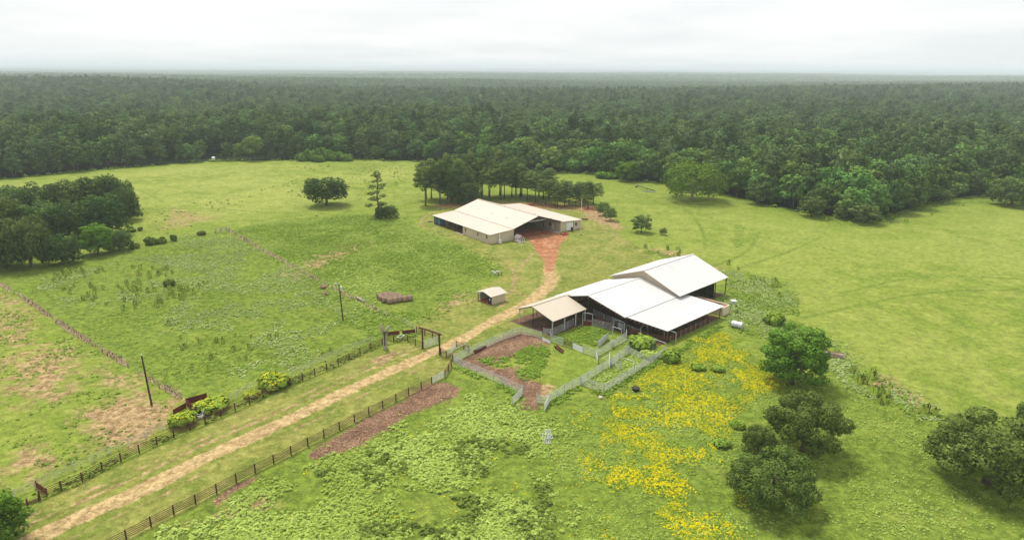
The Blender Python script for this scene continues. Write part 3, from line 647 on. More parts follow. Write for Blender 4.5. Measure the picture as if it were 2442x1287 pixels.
# ------------------------------------------------------------------ haze: the air between here and the horizon
hb, ht = float(ZZ.min()) - 1.0, max(float(ZZ.max()) + 32.0, CAM_H + 8.0)
hz = MB(); hz.box(((xl[0] + xl[-1]) / 2, (yl[0] + yl[-1]) / 2, (hb + ht) / 2), (xl[-1] - xl[0] + 40, yl[-1] - yl[0] + 40, ht - hb)); hm = bpy.data.materials.new('air'); hm.use_nodes = True
hn = hm.node_tree.nodes; hn.remove(hn['Principled BSDF']); pv = hn.new('ShaderNodeVolumePrincipled')
pv.inputs['Color'].default_value = (0.84, 0.93, 1.0, 1); pv.inputs['Density'].default_value = 0.00015; pv.inputs['Anisotropy'].default_value = 0.0
hm.node_tree.links.new(pv.outputs[0], hn['Material Output'].inputs['Volume'])
haze = hz.build('haze', hm); tag(haze, 'pale summer haze over the distant forest', 'haze', kind='stuff')

# ------------------------------------------------------------------ buildings
A1 = np.array([-7.25, 213.94]); E1 = np.array([0.8055, 0.5926]); N1 = np.array([-0.5926, 0.8055])      # shop barn: corner, along the front, into the depth
def S(t, n, z=0.0): p = A1 + E1 * t + N1 * n; return (p[0], p[1], z)
A2 = np.array([17.17, 143.06]); E2 = np.array([0.72097, 0.69297]); N2 = np.array([0.69297, -0.72097])   # cattle barn: s along the ridge, t to the right
def C(s, t, z=0.0): p = A2 + E2 * s + N2 * t; return (p[0], p[1], z)

CREAM_ROOF = roofmat('cream_roof_metal', (0.530, 0.462, 0.380), (0.43, 0.36, 0.285), tuple(N1), 0.25)
WHITE_ROOF = roofmat('white_roof_metal', (0.585, 0.575, 0.560), (0.32, 0.285, 0.24), tuple(E2), 0.75)
WHITE_ROOF2 = roofmat('white_roof_metal_new', (0.510, 0.506, 0.510), (0.42, 0.40, 0.38), tuple(E2), 0.3)
WHITE_ROOF3 = roofmat('white_roof_metal_bright', (0.60, 0.60, 0.60), (0.53, 0.52, 0.50), tuple(E2), 0.2)
TAN_ROOF = roofmat('tan_roof_metal', (0.510, 0.445, 0.345), (0.34, 0.28, 0.21), tuple(E2), 0.6)
TAN_WALL = M('tan_wall_metal', (0.56, 0.465, 0.335), 0.55, 0.06, 0.6)
TRIM = M('tan_trim', (0.52, 0.44, 0.33), 0.6, 0.1)
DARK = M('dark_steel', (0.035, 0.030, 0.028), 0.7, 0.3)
RUST = M('rust_red_pipe', (0.115, 0.035, 0.024), 0.75, 0.35, 2.5, c2=(0.055, 0.022, 0.018))
RUST_BROWN = M('rust_brown', (0.150, 0.062, 0.036), 0.85, 0.35, 2.0, c2=(0.07, 0.032, 0.022))
RUST_SHEET = M('rust_red_sheet', (0.165, 0.038, 0.028), 0.8, 0.3, 1.2)
SILVER = M('galvanised_pipe', (0.52, 0.54, 0.54), 0.5, 0.18, 2.5, 0.15)
SILVER_GREEN = M('galvanised_pale_green', (0.46, 0.54, 0.47), 0.55, 0.18, 2.5, 0.1)
WHITE = M('white_paint', (0.80, 0.80, 0.79), 0.5, 0.05, 2)
GREYSHEET = M('grey_sheet_metal', (0.58, 0.60, 0.61), 0.5, 0.15, 1.5, 0.1)
CONCRETE = M('concrete', (0.46, 0.40, 0.33), 0.9, 0.15, 0.8, bump=0.2)
WOODY = M('raw_timber', (0.36, 0.24, 0.13), 0.85, 0.3, 2)
GLASS = M('dark_glass', (0.02, 0.022, 0.025), 0.12, 0.1)
CLAY = M('clay_floor', (0.36, 0.135, 0.065), 0.95, 0.25, 0.5, bump=0.3)
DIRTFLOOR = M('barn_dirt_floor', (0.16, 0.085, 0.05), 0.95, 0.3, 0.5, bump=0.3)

def window(parent, c, along, out, w=1.0, h=1.1, cols=2):
    along, out = np.array([*along, 0.0]), np.array([*out, 0.0]); c = np.array(c, float); z = np.array([0, 0, 1.0])
    def blk(b, u0, u1, v0, v1, d0, d1):
        f = lambda u, v, d: c + along * u + z * v + out * d
        b.hexa([f(u0, v0, d0), f(u1, v0, d0), f(u1, v0, d1), f(u0, v0, d1)], [f(u0, v1, d0), f(u1, v1, d0), f(u1, v1, d1), f(u0, v1, d1)])
    fr = MB(); t = 0.09
    blk(fr, -w / 2 - t, w / 2 + t, h / 2, h / 2 + t, 0.003, 0.06); blk(fr, -w / 2 - t, w / 2 + t, -h / 2 - t, -h / 2, 0.003, 0.07)
    blk(fr, -w / 2 - t, -w / 2, -h / 2, h / 2, 0.003, 0.06); blk(fr, w / 2, w / 2 + t, -h / 2, h / 2, 0.003, 0.06)
    blk(fr, -0.02, 0.02, -h / 2, h / 2, 0.022, 0.05); blk(fr, -w / 2, w / 2, -0.02, 0.02, 0.024, 0.054)
    wo = fr.build('window', TRIM, parent)
    for a, b2 in ((-w / 2, -0.02), (0.02, w / 2)):
        p = MB(); blk(p, a, b2, -h / 2, h / 2, 0.004, 0.02)
        me = bpy.data.meshes.new('pane'); off = np.array(parent.location); me.from_pydata([tuple(np.array(v) - off) for v in p.v], [], p.f); me.materials.append(GLASS); link('pane', me, wo)

# --- shop barn
barn = thing('shop_barn', 'long tan metal barn with cream roof and wide open gable bay', 'barn', S(20, 18))
W, D = 39.8, 36.9; EV, BK, RG = 3.2, 3.85, 7.1; T1, TR, T2 = 9.6, 19.9, 30.2; OH = 0.45
def rslab(n, mat, pts): MB().slab(*pts, 0.10).build(n, mat, barn)
rslab('roof_panel', CREAM_ROOF, [S(-OH, -OH, EV - 0.03), S(T1, -OH, BK), S(T1, D + OH, BK), S(-OH, D + OH, EV - 0.03)])
rslab('roof_panel', CREAM_ROOF, [S(T1 - 0.4, -OH, BK + 0.12), S(TR, -OH, RG), S(TR, D + OH, RG), S(T1 - 0.4, D + OH, BK + 0.12)])
rslab('roof_panel', CREAM_ROOF, [S(TR, -OH, RG), S(T2 + 0.4, -OH, BK + 0.02), S(T2 + 0.4, D + OH, BK + 0.02), S(TR, D + OH, RG)])
rslab('roof_panel', CREAM_ROOF, [S(T2, -OH, BK - 0.12), S(W + OH, -OH, EV + 0.05), S(W + OH, D + OH, EV + 0.05), S(T2, D + OH, BK - 0.12)])
MB().beam(S(TR, -OH - 0.02, RG + 0.05), S(TR, D + OH + 0.02, RG + 0.05), 0.5, 0.06).build('ridge_cap', CREAM_ROOF, barn)
def wall1(pts, mat=TAN_WALL, name='wall'):               # prism from an outline of points at two offsets
    n = len(pts) // 2; MB().add(pts, [tuple(range(n - 1, -1, -1)), tuple(range(n, 2 * n))] + [(i, (i + 1) % n, n + (i + 1) % n, n + i) for i in range(n)]).build(name, mat, barn)
def wallE(t0, t1, n, z0, z1, th=0.15, **k):              # wall along the front direction with sloping head
    wall1([S(t0, n), S(t1, n), S(t1, n, z1), S(t0, n, z0), S(t0, n + th), S(t1, n + th), S(t1, n + th, z1), S(t0, n + th, z0)], **k)
def wallN(t, n0, n1, z, th=0.15, **k):
    wall1([S(t, n0), S(t, n1), S(t, n1, z), S(t, n0, z), S(t + th, n0), S(t + th, n1), S(t + th, n1, z), S(t + th, n0, z)], **k)
wallE(0, T1, 0, EV - 0.12, BK - 0.12); wallE(T2, W, 0, BK - 0.24, EV - 0.08)
wallN(0, 0.15, 16.8, EV - 0.13); wallN(W - 0.15, 0.15, D - 0.15, EV - 0.08)
wallN(T1 - 0.15, 0.15, 16.8, BK - 0.13); wallN(T2, 0.15, D - 0.15, BK - 0.24)
wallE(0, T1, D - 0.15, EV - 0.12, BK - 0.12); wallE(T2, W, D - 0.15, BK - 0.24, EV - 0.08)
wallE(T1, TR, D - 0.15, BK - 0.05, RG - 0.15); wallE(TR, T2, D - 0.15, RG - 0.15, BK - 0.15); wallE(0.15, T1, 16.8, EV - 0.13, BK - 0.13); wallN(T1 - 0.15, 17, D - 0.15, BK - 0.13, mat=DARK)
for n in (22, 27, 32, D - 0.3): MB().beam(S(0.05, n, 0), S(0.05, n, EV - 0.14), 0.16, 0.16).build('post', DARK, barn)
for n in (0.1, 9.2, 18.4, 27.6):                         # rigid frames of the open bay
    MB().beam(S(T1 + 0.2, n, BK - 0.1), S(TR, n, RG - 0.38), 0.16, 0.4).build('rafter', DARK, barn)
    MB().beam(S(TR, n, RG - 0.38), S(T2 - 0.1, n, BK - 0.22), 0.16, 0.4).build('rafter', DARK, barn)
    MB().beam(S(13.5, n + 0.2, 5.35), S(26.3, n + 0.2, 5.35), 0.10, 0.22).build('tie_beam', GREYSHEET, barn)
    if n > 1:
        for t in (T1 + 0.25, T2 - 0.2): MB().beam(S(t, n, 0), S(t, n, BK - 0.3), 0.2, 0.25).build('column', DARK, barn)
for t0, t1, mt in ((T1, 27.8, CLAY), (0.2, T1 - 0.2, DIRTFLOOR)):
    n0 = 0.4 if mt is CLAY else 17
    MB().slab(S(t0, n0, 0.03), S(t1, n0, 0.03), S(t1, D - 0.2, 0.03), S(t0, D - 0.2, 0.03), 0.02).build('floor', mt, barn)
MB().slab(S(27.8, -0.9, 0.16), S(T2, -0.9, 0.16), S(T2, D - 0.4, 0.16), S(27.8, D - 0.4, 0.16), 0.2).build('concrete_slab', CONCRETE, barn)
MB().slab(S(-0.9, 15.5, 0.12), S(0, 15.5, 0.12), S(0, 20.5, 0.12), S(-0.9, 20.5, 0.12), 0.15).build('concrete_slab', CONCRETE, barn)
MB().slab(S(-0.25, 0.3, 0.15), S(-0.01, 0.3, 0.15), S(-0.01, 15.4, 0.15), S(-0.25, 15.4, 0.15), 0.2).build('footing', CONCRETE, barn)
for n in (15.0, 7.26, 1.97): window(barn, S(0, n, 1.9), N1, -E1, 0.8, 1.1)
window(barn, S(37.5, 0, 1.9), E1, -N1, 0.95, 1.1)
window(barn, S(T2, 5.7, 1.8), N1, -E1, 0.9, 1.1)
b = MB(); b.beam(S(32.9, -0.04, 1.48), S(36.0, -0.04, 1.48), 0.07, 2.7)
od = b.build('overhead_door', WHITE, barn)
for k in range(1, 4):
    p = MB().beam(S(32.95, -0.085, 0.13 + k * 0.675), S(35.95, -0.085, 0.13 + k * 0.675), 0.012, 0.03); me = p.build('door_seam', GREYSHEET, barn); me.parent = od; me.location = (0, 0, 0)
MB().beam(S(32.78, -0.05, 0), S(32.78, -0.05, 2.98), 0.12, 0.16).build('door_jamb', TRIM, barn); MB().beam(S(36.14, -0.05, 0), S(36.14, -0.05, 2.98), 0.12, 0.16).build('door_jamb', M('dark_trim', (0.12, 0.10, 0.08)), barn)
MB().beam(S(32.7, -0.05, 2.93), S(36.2, -0.05, 2.93), 0.12, 0.14).build('door_header', TRIM, barn)
dr = MB().beam(S(T2 - 0.03, 4.1, 0.16), S(T2 - 0.03, 4.1, 2.2), 0.95, 0.06)
dr = MB(); dr.box(S(T2 - 0.04, 4.1, 1.2), (0.06, 0.95, 2.05), math.atan2(E1[1], E1[0])).build('man_door', WHITE, barn)
for t in (-0.06, T1 + 0.02, T2 - 0.05, W + 0.03): MB().beam(S(t, -0.06, 0), S(t, -0.06, (EV if t < 1 or t > W - 1 else BK) - 0.27), 0.12, 0.14).build('corner_trim', TRIM, barn)
# things at the shop barn
ac = thing('stove_unit', 'white wood stove unit with tall pipe on the barn front wall', 'stove', S(3.4, -0.9))
MB().box(S(3.4, -0.75, 0.62), (0.8, 0.75, 1.0), 0.634).build('cabinet', WHITE, ac); MB().box(S(3.4, -0.75, 0.06), (1.5, 1.3, 0.12), 0.634).build('base', CONCRETE, ac)
MB().tube([S(3.4, -0.5, 1.1), S(3.4, -0.5, 3.0)], 0.16, 8).build('pipe', WHITE, ac); MB().tube([S(3.4, -1.13, 0.7), S(3.4, -1.17, 0.7)], 0.25, 12).build('fan_grille', GREYSHEET, ac)
# playhouse
PINKW = M('pinkish_white_board', (0.80, 0.70, 0.69), 0.6, 0.05, 2); SHING = M('grey_shingle', (0.24, 0.22, 0.215), 0.9, 0.25, 5, bump=0.5); PINK = M('pink_trim', (0.72, 0.34, 0.36), 0.6, 0.1)
ph = thing('playhouse', 'small white play cottage with grey shingle roof and pink trim', 'playhouse', S(9.7, -3.2))
def H(t, n, z): return S(9.7 + t, -3.1 + n, z)
MB().hexa([H(-1.0, -0.6, 0.15), H(1.0, -0.6, 0.15), H(1.0, 1.3, 0.15), H(-1.0, 1.3, 0.15)], [H(-1.0, -0.6, 1.5), H(1.0, -0.6, 1.5), H(1.0, 1.3, 1.5), H(-1.0, 1.3, 1.5)]).build('wall', PINKW, ph)
MB().add([H(-1.0, -0.6, 1.5), H(1.0, -0.6, 1.5), H(0, -0.6, 2.3), H(-1.0, 1.3, 1.5), H(1.0, 1.3, 1.5), H(0, 1.3, 2.3)], [(0, 1, 2), (5, 4, 3), (0, 3, 4, 1), (1, 4, 5, 2), (2, 5, 3, 0)]).build('gable', PINKW, ph)
MB().slab(H(-1.25, -0.85, 1.42), H(0, -0.85, 2.42), H(0, 1.5, 2.42), H(-1.25, 1.5, 1.42), 0.07).build('roof', SHING, ph)
MB().slab(H(0, -0.85, 2.42), H(1.25, -0.85, 1.42), H(1.25, 1.5, 1.42), H(0, 1.5, 2.42), 0.07).build('roof', SHING, ph)
MB().beam(H(-1.27, -0.88, 1.40), H(0, -0.88, 2.42), 0.06, 0.14).build('bargeboard', PINK, ph); MB().beam(H(0, -0.88, 2.42), H(1.27, -0.88, 1.40), 0.06, 0.14).build('bargeboard', PINK, ph)
MB().slab(H(-1.1, -1.55, 1.25), H(1.1, -1.55, 1.25), H(1.1, -0.62, 1.5), H(-1.1, -0.62, 1.5), 0.06).build('porch_roof', SHING, ph)
MB().slab(H(-1.1, -1.55, 0.16), H(1.1, -1.55, 0.16), H(1.1, -0.62, 0.16), H(-1.1, -0.62, 0.16), 0.14).build('porch_floor', PINKW, ph)
for t in (-1.0, 0.1, 1.0): MB().beam(H(t, -1.48, 0.16), H(t, -1.48, 1.2), 0.09, 0.09).build('porch_post', WHITE, ph)
MB().box(H(0.5, -0.62, 0.75), (0.5, 0.05, 1.1), 0.634).build('door', RUST_SHEET, ph); MB().box(H(-0.45, -0.62, 0.95), (0.4, 0.05, 0.45), 0.634).build('window', GLASS, ph); MB().box(H(-1.02, 0.4, 0.95), (0.05, 0.45, 0.45), 0.634).build('window', GLASS, ph)
# red rotary mower
RED = M('red_paint', (0.45, 0.045, 0.03), 0.5, 0.2, 2); TYRE = M('rubber', (0.022, 0.022, 0.022), 0.85, 0.2)
mw = thing('rotary_mower', 'red rotary mower parked on the grass before the white barn door', 'mower', S(28.8, -4.2))
MB().hexa([S(27.6, -5.2, 0.25), S(29.6, -5.2, 0.25), S(29.6, -3.5, 0.25), S(27.6, -3.5, 0.25)], [S(27.8, -5.0, 0.55), S(29.4, -5.0, 0.55), S(29.4, -3.7, 0.55), S(27.8, -3.7, 0.55)]).build('deck', RED, mw)
MB().tube([S(28.6, -4.35, 0.55), S(28.6, -4.35, 0.85)], 0.28, 8).build('gearbox', DARK, mw); MB().tube([S(29.4, -4.9, 0.5), S(30.6, -4.35, 0.75), S(29.4, -3.8, 0.5)], 0.05, 5).build('hitch_frame', RED, mw)
MB().beam(S(29.4, -4.35, 0.55), S(30.8, -4.35, 0.65), 0.1, 0.1).build('drive_shaft', DARK, mw)
for n in (-4.9, -3.8): MB().tube([S(27.35, n - 0.07, 0.25), S(27.35, n + 0.07, 0.25)], 0.25, 10).build('wheel', TYRE, mw)
# dark upright burn barrel
sm = thing('smoker', 'tall dark barrel smoker before the white overhead door', 'smoker', S(33.5, -2.3))
MB().tube([S(33.5, -2.3, 0.3), S(33.5, -2.3, 1.55), S(33.5, -2.3, 1.75)], [0.38, 0.38, 0.2], 12).build('body', DARK, sm); MB().tube([S(33.5, -2.3, 1.7), S(33.5, -2.3, 2.1)], 0.07, 6).build('chimney', DARK, sm)
for a in range(3): MB().beam(S(33.5 + 0.3 * cos(a * 2.1), -2.3 + 0.3 * sin(a * 2.1), 0), S(33.5 + 0.2 * cos(a * 2.1), -2.3 + 0.2 * sin(a * 2.1), 0.35), 0.06, 0.06).build('leg', DARK, sm)
# flag pole
fl = thing('flagpole', 'tall pale flagpole on the lawn right of the tan barn', 'flagpole', tuple(G(1384.6, 560)))
g = G(1384.6, 560); MB().tube([g, g + [0, 0, 5], g + [0, 0, 12.6]], [0.11, 0.10, 0.07], 8).build('pole', M('cream_pole', (0.72, 0.66, 0.52), 0.5, 0.1), fl); MB().tube([g, g + [0, 0, 0.12]], 0.4, 10).build('base', DARK, fl); MB().tube([g + [0, 0, 12.6], g + [0, 0, 12.8]], 0.1, 8).build('finial', WHITE, fl)
# open lean-to: containers, implement
BLUE = M('blue_container', (0.10, 0.24, 0.42), 0.55, 0.15, 1.5); TEAL = M('teal_container', (0.05, 0.24, 0.24), 0.6, 0.2, 1.5)
def crate(name, label, cat, t, n, w, d, h, mat):
    o = thing(name, label, cat, S(t, n)); MB().hexa([S(t - w / 2, n - d / 2, 0.1), S(t + w / 2, n - d / 2, 0.1), S(t + w / 2, n + d / 2, 0.1), S(t - w / 2, n + d / 2, 0.1)], [S(t - w / 2, n - d / 2, h), S(t + w / 2, n - d / 2, h), S(t + w / 2, n + d / 2, h), S(t - w / 2, n + d / 2, h)]).build('body', mat, o)
    for k in (-0.3, 0, 0.3): MB().beam(S(t - w / 2 - 0.03, n + k * d, 0.15), S(t - w / 2 - 0.03, n + k * d, h - 0.05), 0.07, 0.05).build('rib', mat, o)
    MB().slab(S(t - w / 2 - 0.05, n - d / 2 - 0.05, h + 0.06), S(t + w / 2 + 0.05, n - d / 2 - 0.05, h + 0.06), S(t + w / 2 + 0.05, n + d / 2 + 0.05, h + 0.06), S(t - w / 2 - 0.05, n + d / 2 + 0.05, h + 0.06), 0.06).build('lid', mat, o)
crate('blue_container', 'light blue container under the open end of the tan barn', 'container', 1.6, 34.0, 1.8, 1.9, 2.2, BLUE)
crate('teal_container', 'dark teal container at the far corner of the tan barn', 'container', 1.6, 36.0, 1.6, 1.2, 2.2, TEAL)
crate('timber_crate', 'tan timber crate beside the blue container in the lean-to', 'crate', 2.6, 31.0, 1.4, 1.2, 1.9, WOODY)
def tractor(label, t, n, body, scale=1.0):
    o = thing('tractor', label, 'tractor', S(t, n)); f = lambda a, b2, z: S(t + a * scale, n + b2 * scale, z * scale)
    MB().hexa([f(-0.4, -1.6, 0.7), f(0.4, -1.6, 0.7), f(0.4, 0.3, 0.7), f(-0.4, 0.3, 0.7)], [f(-0.35, -1.55, 1.35), f(0.35, -1.55, 1.35), f(0.38, 0.3, 1.45), f(-0.38, 0.3, 1.45)]).build('hood', body, o)
    MB().hexa([f(-0.5, 0.3, 0.6), f(0.5, 0.3, 0.6), f(0.5, 1.4, 0.6), f(-0.5, 1.4, 0.6)], [f(-0.6, 0.5, 1.2), f(0.6, 0.5, 1.2), f(0.6, 1.4, 1.2), f(-0.6, 1.4, 1.2)]).build('platform', body, o)
    MB().box(f(0, 1.1, 1.45), (0.5 * scale, 0.5 * scale, 0.5 * scale), 0.634).build('seat', TYRE, o)
    for a in (-0.75, 0.75):
        MB().tube([f(a - 0.18, 0.9, 0.75), f(a + 0.18, 0.9, 0.75)], 0.75 * scale, 14).build('rear_wheel', TYRE, o); MB().tube([f(a - 0.1, -1.2, 0.42), f(a + 0.1, -1.2, 0.42)], 0.42 * scale, 12).build('front_wheel', TYRE, o)
    MB().tube([f(0.2, -0.9, 1.4), f(0.2, -0.9, 2.1)], 0.05, 6).build('exhaust', DARK, o)
    for a in (-0.5, 0.5): MB().beam(f(a, 1.4, 1.2), f(a, 1.4, 2.3), 0.07, 0.07).build('roll_bar', DARK, o)
tractor('dark tractor parked at the walled end of the lean-to', 2.5, 19.8, M('faded_blue_paint', (0.06, 0.075, 0.10), 0.6))
tractor('grey tractor parked deep inside the open barn bay', 13.5, 7.0, M('grey_paint', (0.35, 0.36, 0.37), 0.6), 0.9)
def lumber(name, label, center, rz, L, w, h, n, mat, seed, cat='lumber pile'):
    r = random.Random(seed); o = thing(name, label, cat, center)
    ca, sa = cos(rz), sin(rz)
    for i in range(n):
        u = r.uniform(-w / 2, w / 2); z = 0.06 + h * (i / n); l = L * r.uniform(0.7, 1.05); a = rz + r.uniform(-0.12, 0.12); s = r.uniform(-0.3, 0.3) * L * 0.3
        c = (center[0] + ca * s - sa * u, center[1] + sa * s + ca * u, z)
        MB().box(c, (l, r.uniform(0.12, 0.26), 0.09), a).build('plank', mat[i % len(mat)], o)
lumber('scrap_pile', 'heap of brown planks and scrap in the middle of the lean-to', S(3.0, 27.5), 2.2, 4.0, 2.6, 1.0, 14, (WOODY, BARK_PALE, DARK), 4)
lumber('plank_stack', 'short stack of boards outside the far corner of the tan barn', tuple(G(1026, 529)), 0.5, 2.2, 0.9, 0.35, 6, (RUST_BROWN, BARK_PALE), 9)
ex = thing('grader_blade', 'rusty orange implement on bare ground behind the cream roof', 'implement', tuple(G(1270, 491)))
g = G(1270, 491); MB().beam(g + [-1.6, 0, 0.5], g + [1.6, 0.3, 0.5], 0.3, 0.7).build('blade', M('rust_orange', (0.35, 0.12, 0.04), 0.8, 0.3), ex); MB().beam(g + [0, 0, 0.6], g + [0.3, 1.8, 0.7], 0.15, 0.15).build('tongue', RUST_BROWN, ex); MB().beam(g + [-0.8, 0.1, 0.9], g + [0.9, 0.1, 1.1], 0.12, 0.12).build('brace', RUST_BROWN, ex)
lumber('pipe_stack', 'dark low pile of pipes behind the right end of the tan barn', tuple(G(1392, 524)), 0.1, 3.6, 0.8, 0.4, 7, (DARK, RUST_BROWN), 14, 'pipe pile')

# --- cattle barn: four joined roofs
cb = thing('cattle_barn', 'open cattle barn complex with stepped white metal roofs', 'barn', C(12, 6))
def sl(name, mat, pts, th=0.10): return MB().slab(*pts, th).build(name, mat, cb)
sl('roof_panel', WHITE_ROOF, [C(-0.2, 0, 6.5), C(-0.2, 10.6, 4.12), C(20.4, 10.6, 4.12), C(20.4, 0, 6.5)])           # middle, right slope
sl('roof_panel', WHITE_ROOF, [C(-0.2, -5.4, 5.05), C(-0.2, 0, 6.5), C(20.4, 0, 6.5), C(20.4, -5.4, 5.05)])         # middle, left slope
sl('roof_panel', WHITE_ROOF, [C(0.9, -11.2, 3.3), C(0.9, -5.4, 5.02), C(20.3, -5.4, 5.02), C(20.3, -11.2, 3.3)])     # its outer strip
MB().beam(C(-0.25, 0, 6.54), C(20.4, 0, 6.54), 0.4, 0.05).build('ridge_cap', WHITE_ROOF, cb)
R4 = [C(0.5, 10.3, 4.02), C(2.6, 19.6, 2.85), C(25.6, 19.6, 2.85), C(23.4, 10.3, 4.02)]
sl('roof_panel', WHITE_ROOF2, R4)
def r4(u, v, dz=0.0):
    a, b2, c, d = (np.array(x) for x in R4); p = (a * (1 - u) + d * u) * (1 - v) + (b2 * (1 - u) + c * u) * v; return tuple(p + [0, 0, dz])
for i in range(6):
    u0, u1 = 0.40 + i * 0.10, 0.40 + (i + 1) * 0.10 - 0.004
    sl('light_roof_sheet', WHITE_ROOF3, [r4(u0, 0.52, 0.02), r4(u0, 1.005, 0.02), r4(min(u1, 1.0), 1.005, 0.02), r4(min(u1, 1.0), 0.52, 0.02)], 0.015)
RG3, L3, Rr3 = 8.6, 4.95, 4.65
sl('roof_panel', WHITE_ROOF, [C(19.3, 1.0, RG3), C(19.3, 11.6, Rr3), C(41.6, 11.6, Rr3), C(41.6, 1.0, RG3)]); sl('roof_panel', WHITE_ROOF, [C(19.3, -9.2, L3), C(19.3, 1.0, RG3), C(41.6, 1.0, RG3), C(41.6, -9.2, L3)])
MB().beam(C(19.3, 1.0, RG3 + 0.04), C(41.6, 1.0, RG3 + 0.04), 0.4, 0.05).build('ridge_cap', WHITE_ROOF, cb)
def prism(name, mat, pts): n = len(pts) // 2; return MB().add(pts, [tuple(range(n - 1, -1, -1)), tuple(range(n, 2 * n))] + [(i, (i + 1) % n, n + (i + 1) % n, n + i) for i in range(n)]).build(name, mat, cb)
gab = [(-8.7, 2.6), (11.0, 2.6), (11.0, Rr3 + 0.08), (1.0, RG3 - 0.14), (-8.7, L3 + 0.06)]
prism('gable_wall', TAN_WALL, [C(20.45, t, z) for t, z in gab] + [C(20.6, t, z) for t, z in gab])
sl('roof_panel', TAN_ROOF, [C(-11.8, -6.3, 5.12), C(-11.8, 0.3, 3.35), C(-0.35, 0.1, 3.35), C(-0.35, -6.3, 5.12)])    # front shed
sl('roof_panel', TAN_ROOF, [C(-11.8, -11.4, 3.12), C(-11.8, -6.3, 5.12), C(0.9, -6.3, 5.12), C(0.9, -11.4, 3.12)])
MB().beam(C(-11.85, -6.3, 5.16), C(0.9, -6.3, 5.16), 0.45, 0.05).build('ridge_cap', TAN_ROOF, cb)
for s, t, z in [(-11.4, -10.3, 3.3), (-11.4, -0.2, 3.3), (-7.5, -0.2, 3.3), (-3.8, -0.2, 3.3), (-0.6, -0.2, 3.3)]:
    MB().tube([C(s, t, 0), C(s, t, z - 0.15)], 0.14, 8).build('pipe_post', SILVER, cb)
for s, t, z in [(-11.2, -6.3, 4.95), (-5.5, -10.6, 3.2), (0.3, -10.6, 3.3), (-0.2, -5.2, 4.9), (0.2, 0, 6.3), (0.4, 5, 5.2), (0.6, 10.3, 4.0), (10, 10.3, 4.0), (20, 10.3, 4.0), (10, -10.9, 3.2), (20, -10.9, 3.2), (10, 0, 6.3)]:
    MB().beam(C(s, t, 0), C(s, t, z - 0.1), 0.16, 0.16).build('post', DARK, cb)
for s, t in ((24.7, 19.2), (18.5, 19.25), (12.4, 19.3), (6.9, 19.35), (2.9, 19.3)): MB().tube([C(s, t, 0), C(s, t, 2.78)], 0.10, 8).build('pipe_post', RUST_BROWN, cb)
for s in (24, 28, 32, 36, 41.2):
    MB().beam(C(s, 11.3, 0), C(s, 11.3, Rr3 - 0.05), 0.18, 0.18).build('post', DARK, cb); MB().beam(C(s, -8.9, 0), C(s, -8.9, L3 - 0.05), 0.18, 0.18).build('post', DARK, cb)
    MB().beam(C(s, 11.3, Rr3 - 0.15), C(s, 1.0, RG3 - 0.22), 0.15, 0.2).build('rafter', DARK, cb); MB().beam(C(s, -8.9, L3 - 0.12), C(s, 1.0, RG3 - 0.22), 0.15, 0.2).build('rafter', DARK, cb)
for k in range(12):                                      # purlins under the middle roof and the lean-to, their ends sticking out at the front
    t = 0.7 + k * 0.85; z = 6.5 - t * (2.38 / 10.6) - 0.20; MB().beam(C(-0.75, t, z), C(20.3, t, z), 0.12, 0.18).build('purlin', RUST_BROWN, cb)
for k in range(10):
    v = 0.05 + k * 0.099; a, b2 = np.array(r4(0, v, -0.22)), np.array(r4(1, v, -0.22)); d = (b2 - a) / np.linalg.norm(b2 - a); MB().beam(a - d * 0.7, b2 - d * 0.2, 0.12, 0.18).build('purlin', RUST_BROWN, cb)
for t in (-5.0, -2.5): z = 6.5 + t * 0.2685 - 0.2; MB().beam(C(-0.4, t, z), C(20.3, t, z), 0.12, 0.18).build('purlin', DARK, cb)
MB().beam(C(-0.05, -5.2, 4.85), C(-0.05, 0, 6.3), 0.12, 0.2).build('rafter', DARK, cb); MB().beam(C(-0.05, 0, 6.3), C(-0.05, 10.4, 3.9), 0.12, 0.2).build('rafter', DARK, cb)
MB().beam(C(-11.6, -10.4, 3.25), C(-11.6, -6.3, 4.93), 0.12, 0.2).build('rafter', DARK, cb); MB().beam(C(-11.6, -6.3, 4.93), C(-11.6, -0.1, 3.26), 0.12, 0.2).build('rafter', DARK, cb)
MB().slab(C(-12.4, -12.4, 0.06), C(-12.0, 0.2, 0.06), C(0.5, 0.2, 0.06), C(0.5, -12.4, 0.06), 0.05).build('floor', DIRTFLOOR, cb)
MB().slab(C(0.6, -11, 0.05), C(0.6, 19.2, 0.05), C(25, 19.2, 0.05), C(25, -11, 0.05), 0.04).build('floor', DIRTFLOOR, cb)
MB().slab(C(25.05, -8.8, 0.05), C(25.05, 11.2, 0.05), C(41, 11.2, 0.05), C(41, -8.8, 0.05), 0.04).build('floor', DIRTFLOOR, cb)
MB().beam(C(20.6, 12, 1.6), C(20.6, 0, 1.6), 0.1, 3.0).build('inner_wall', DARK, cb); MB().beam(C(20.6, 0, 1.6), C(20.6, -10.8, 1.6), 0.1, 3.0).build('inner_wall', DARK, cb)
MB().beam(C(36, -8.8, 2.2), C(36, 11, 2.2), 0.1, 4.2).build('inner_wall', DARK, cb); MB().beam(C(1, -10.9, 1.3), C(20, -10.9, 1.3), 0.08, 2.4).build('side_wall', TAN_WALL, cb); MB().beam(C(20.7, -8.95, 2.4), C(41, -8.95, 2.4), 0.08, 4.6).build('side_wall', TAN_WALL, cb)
MB().beam(C(0.9, 10.2, 0.75), C(20.4, 10.2, 0.75), 0.08, 1.4).build('stall_wall', RUST_SHEET, cb)
MB().beam(C(0.9, 1.0, 0.75), C(0.9, 6.0, 0.75), 0.06, 1.4).build('stall_wall', RUST_SHEET, cb); MB().beam(C(9, 0.4, 0.9), C(9, 10, 0.9), 0.06, 1.7).build('stall_wall', RUST_SHEET, cb)
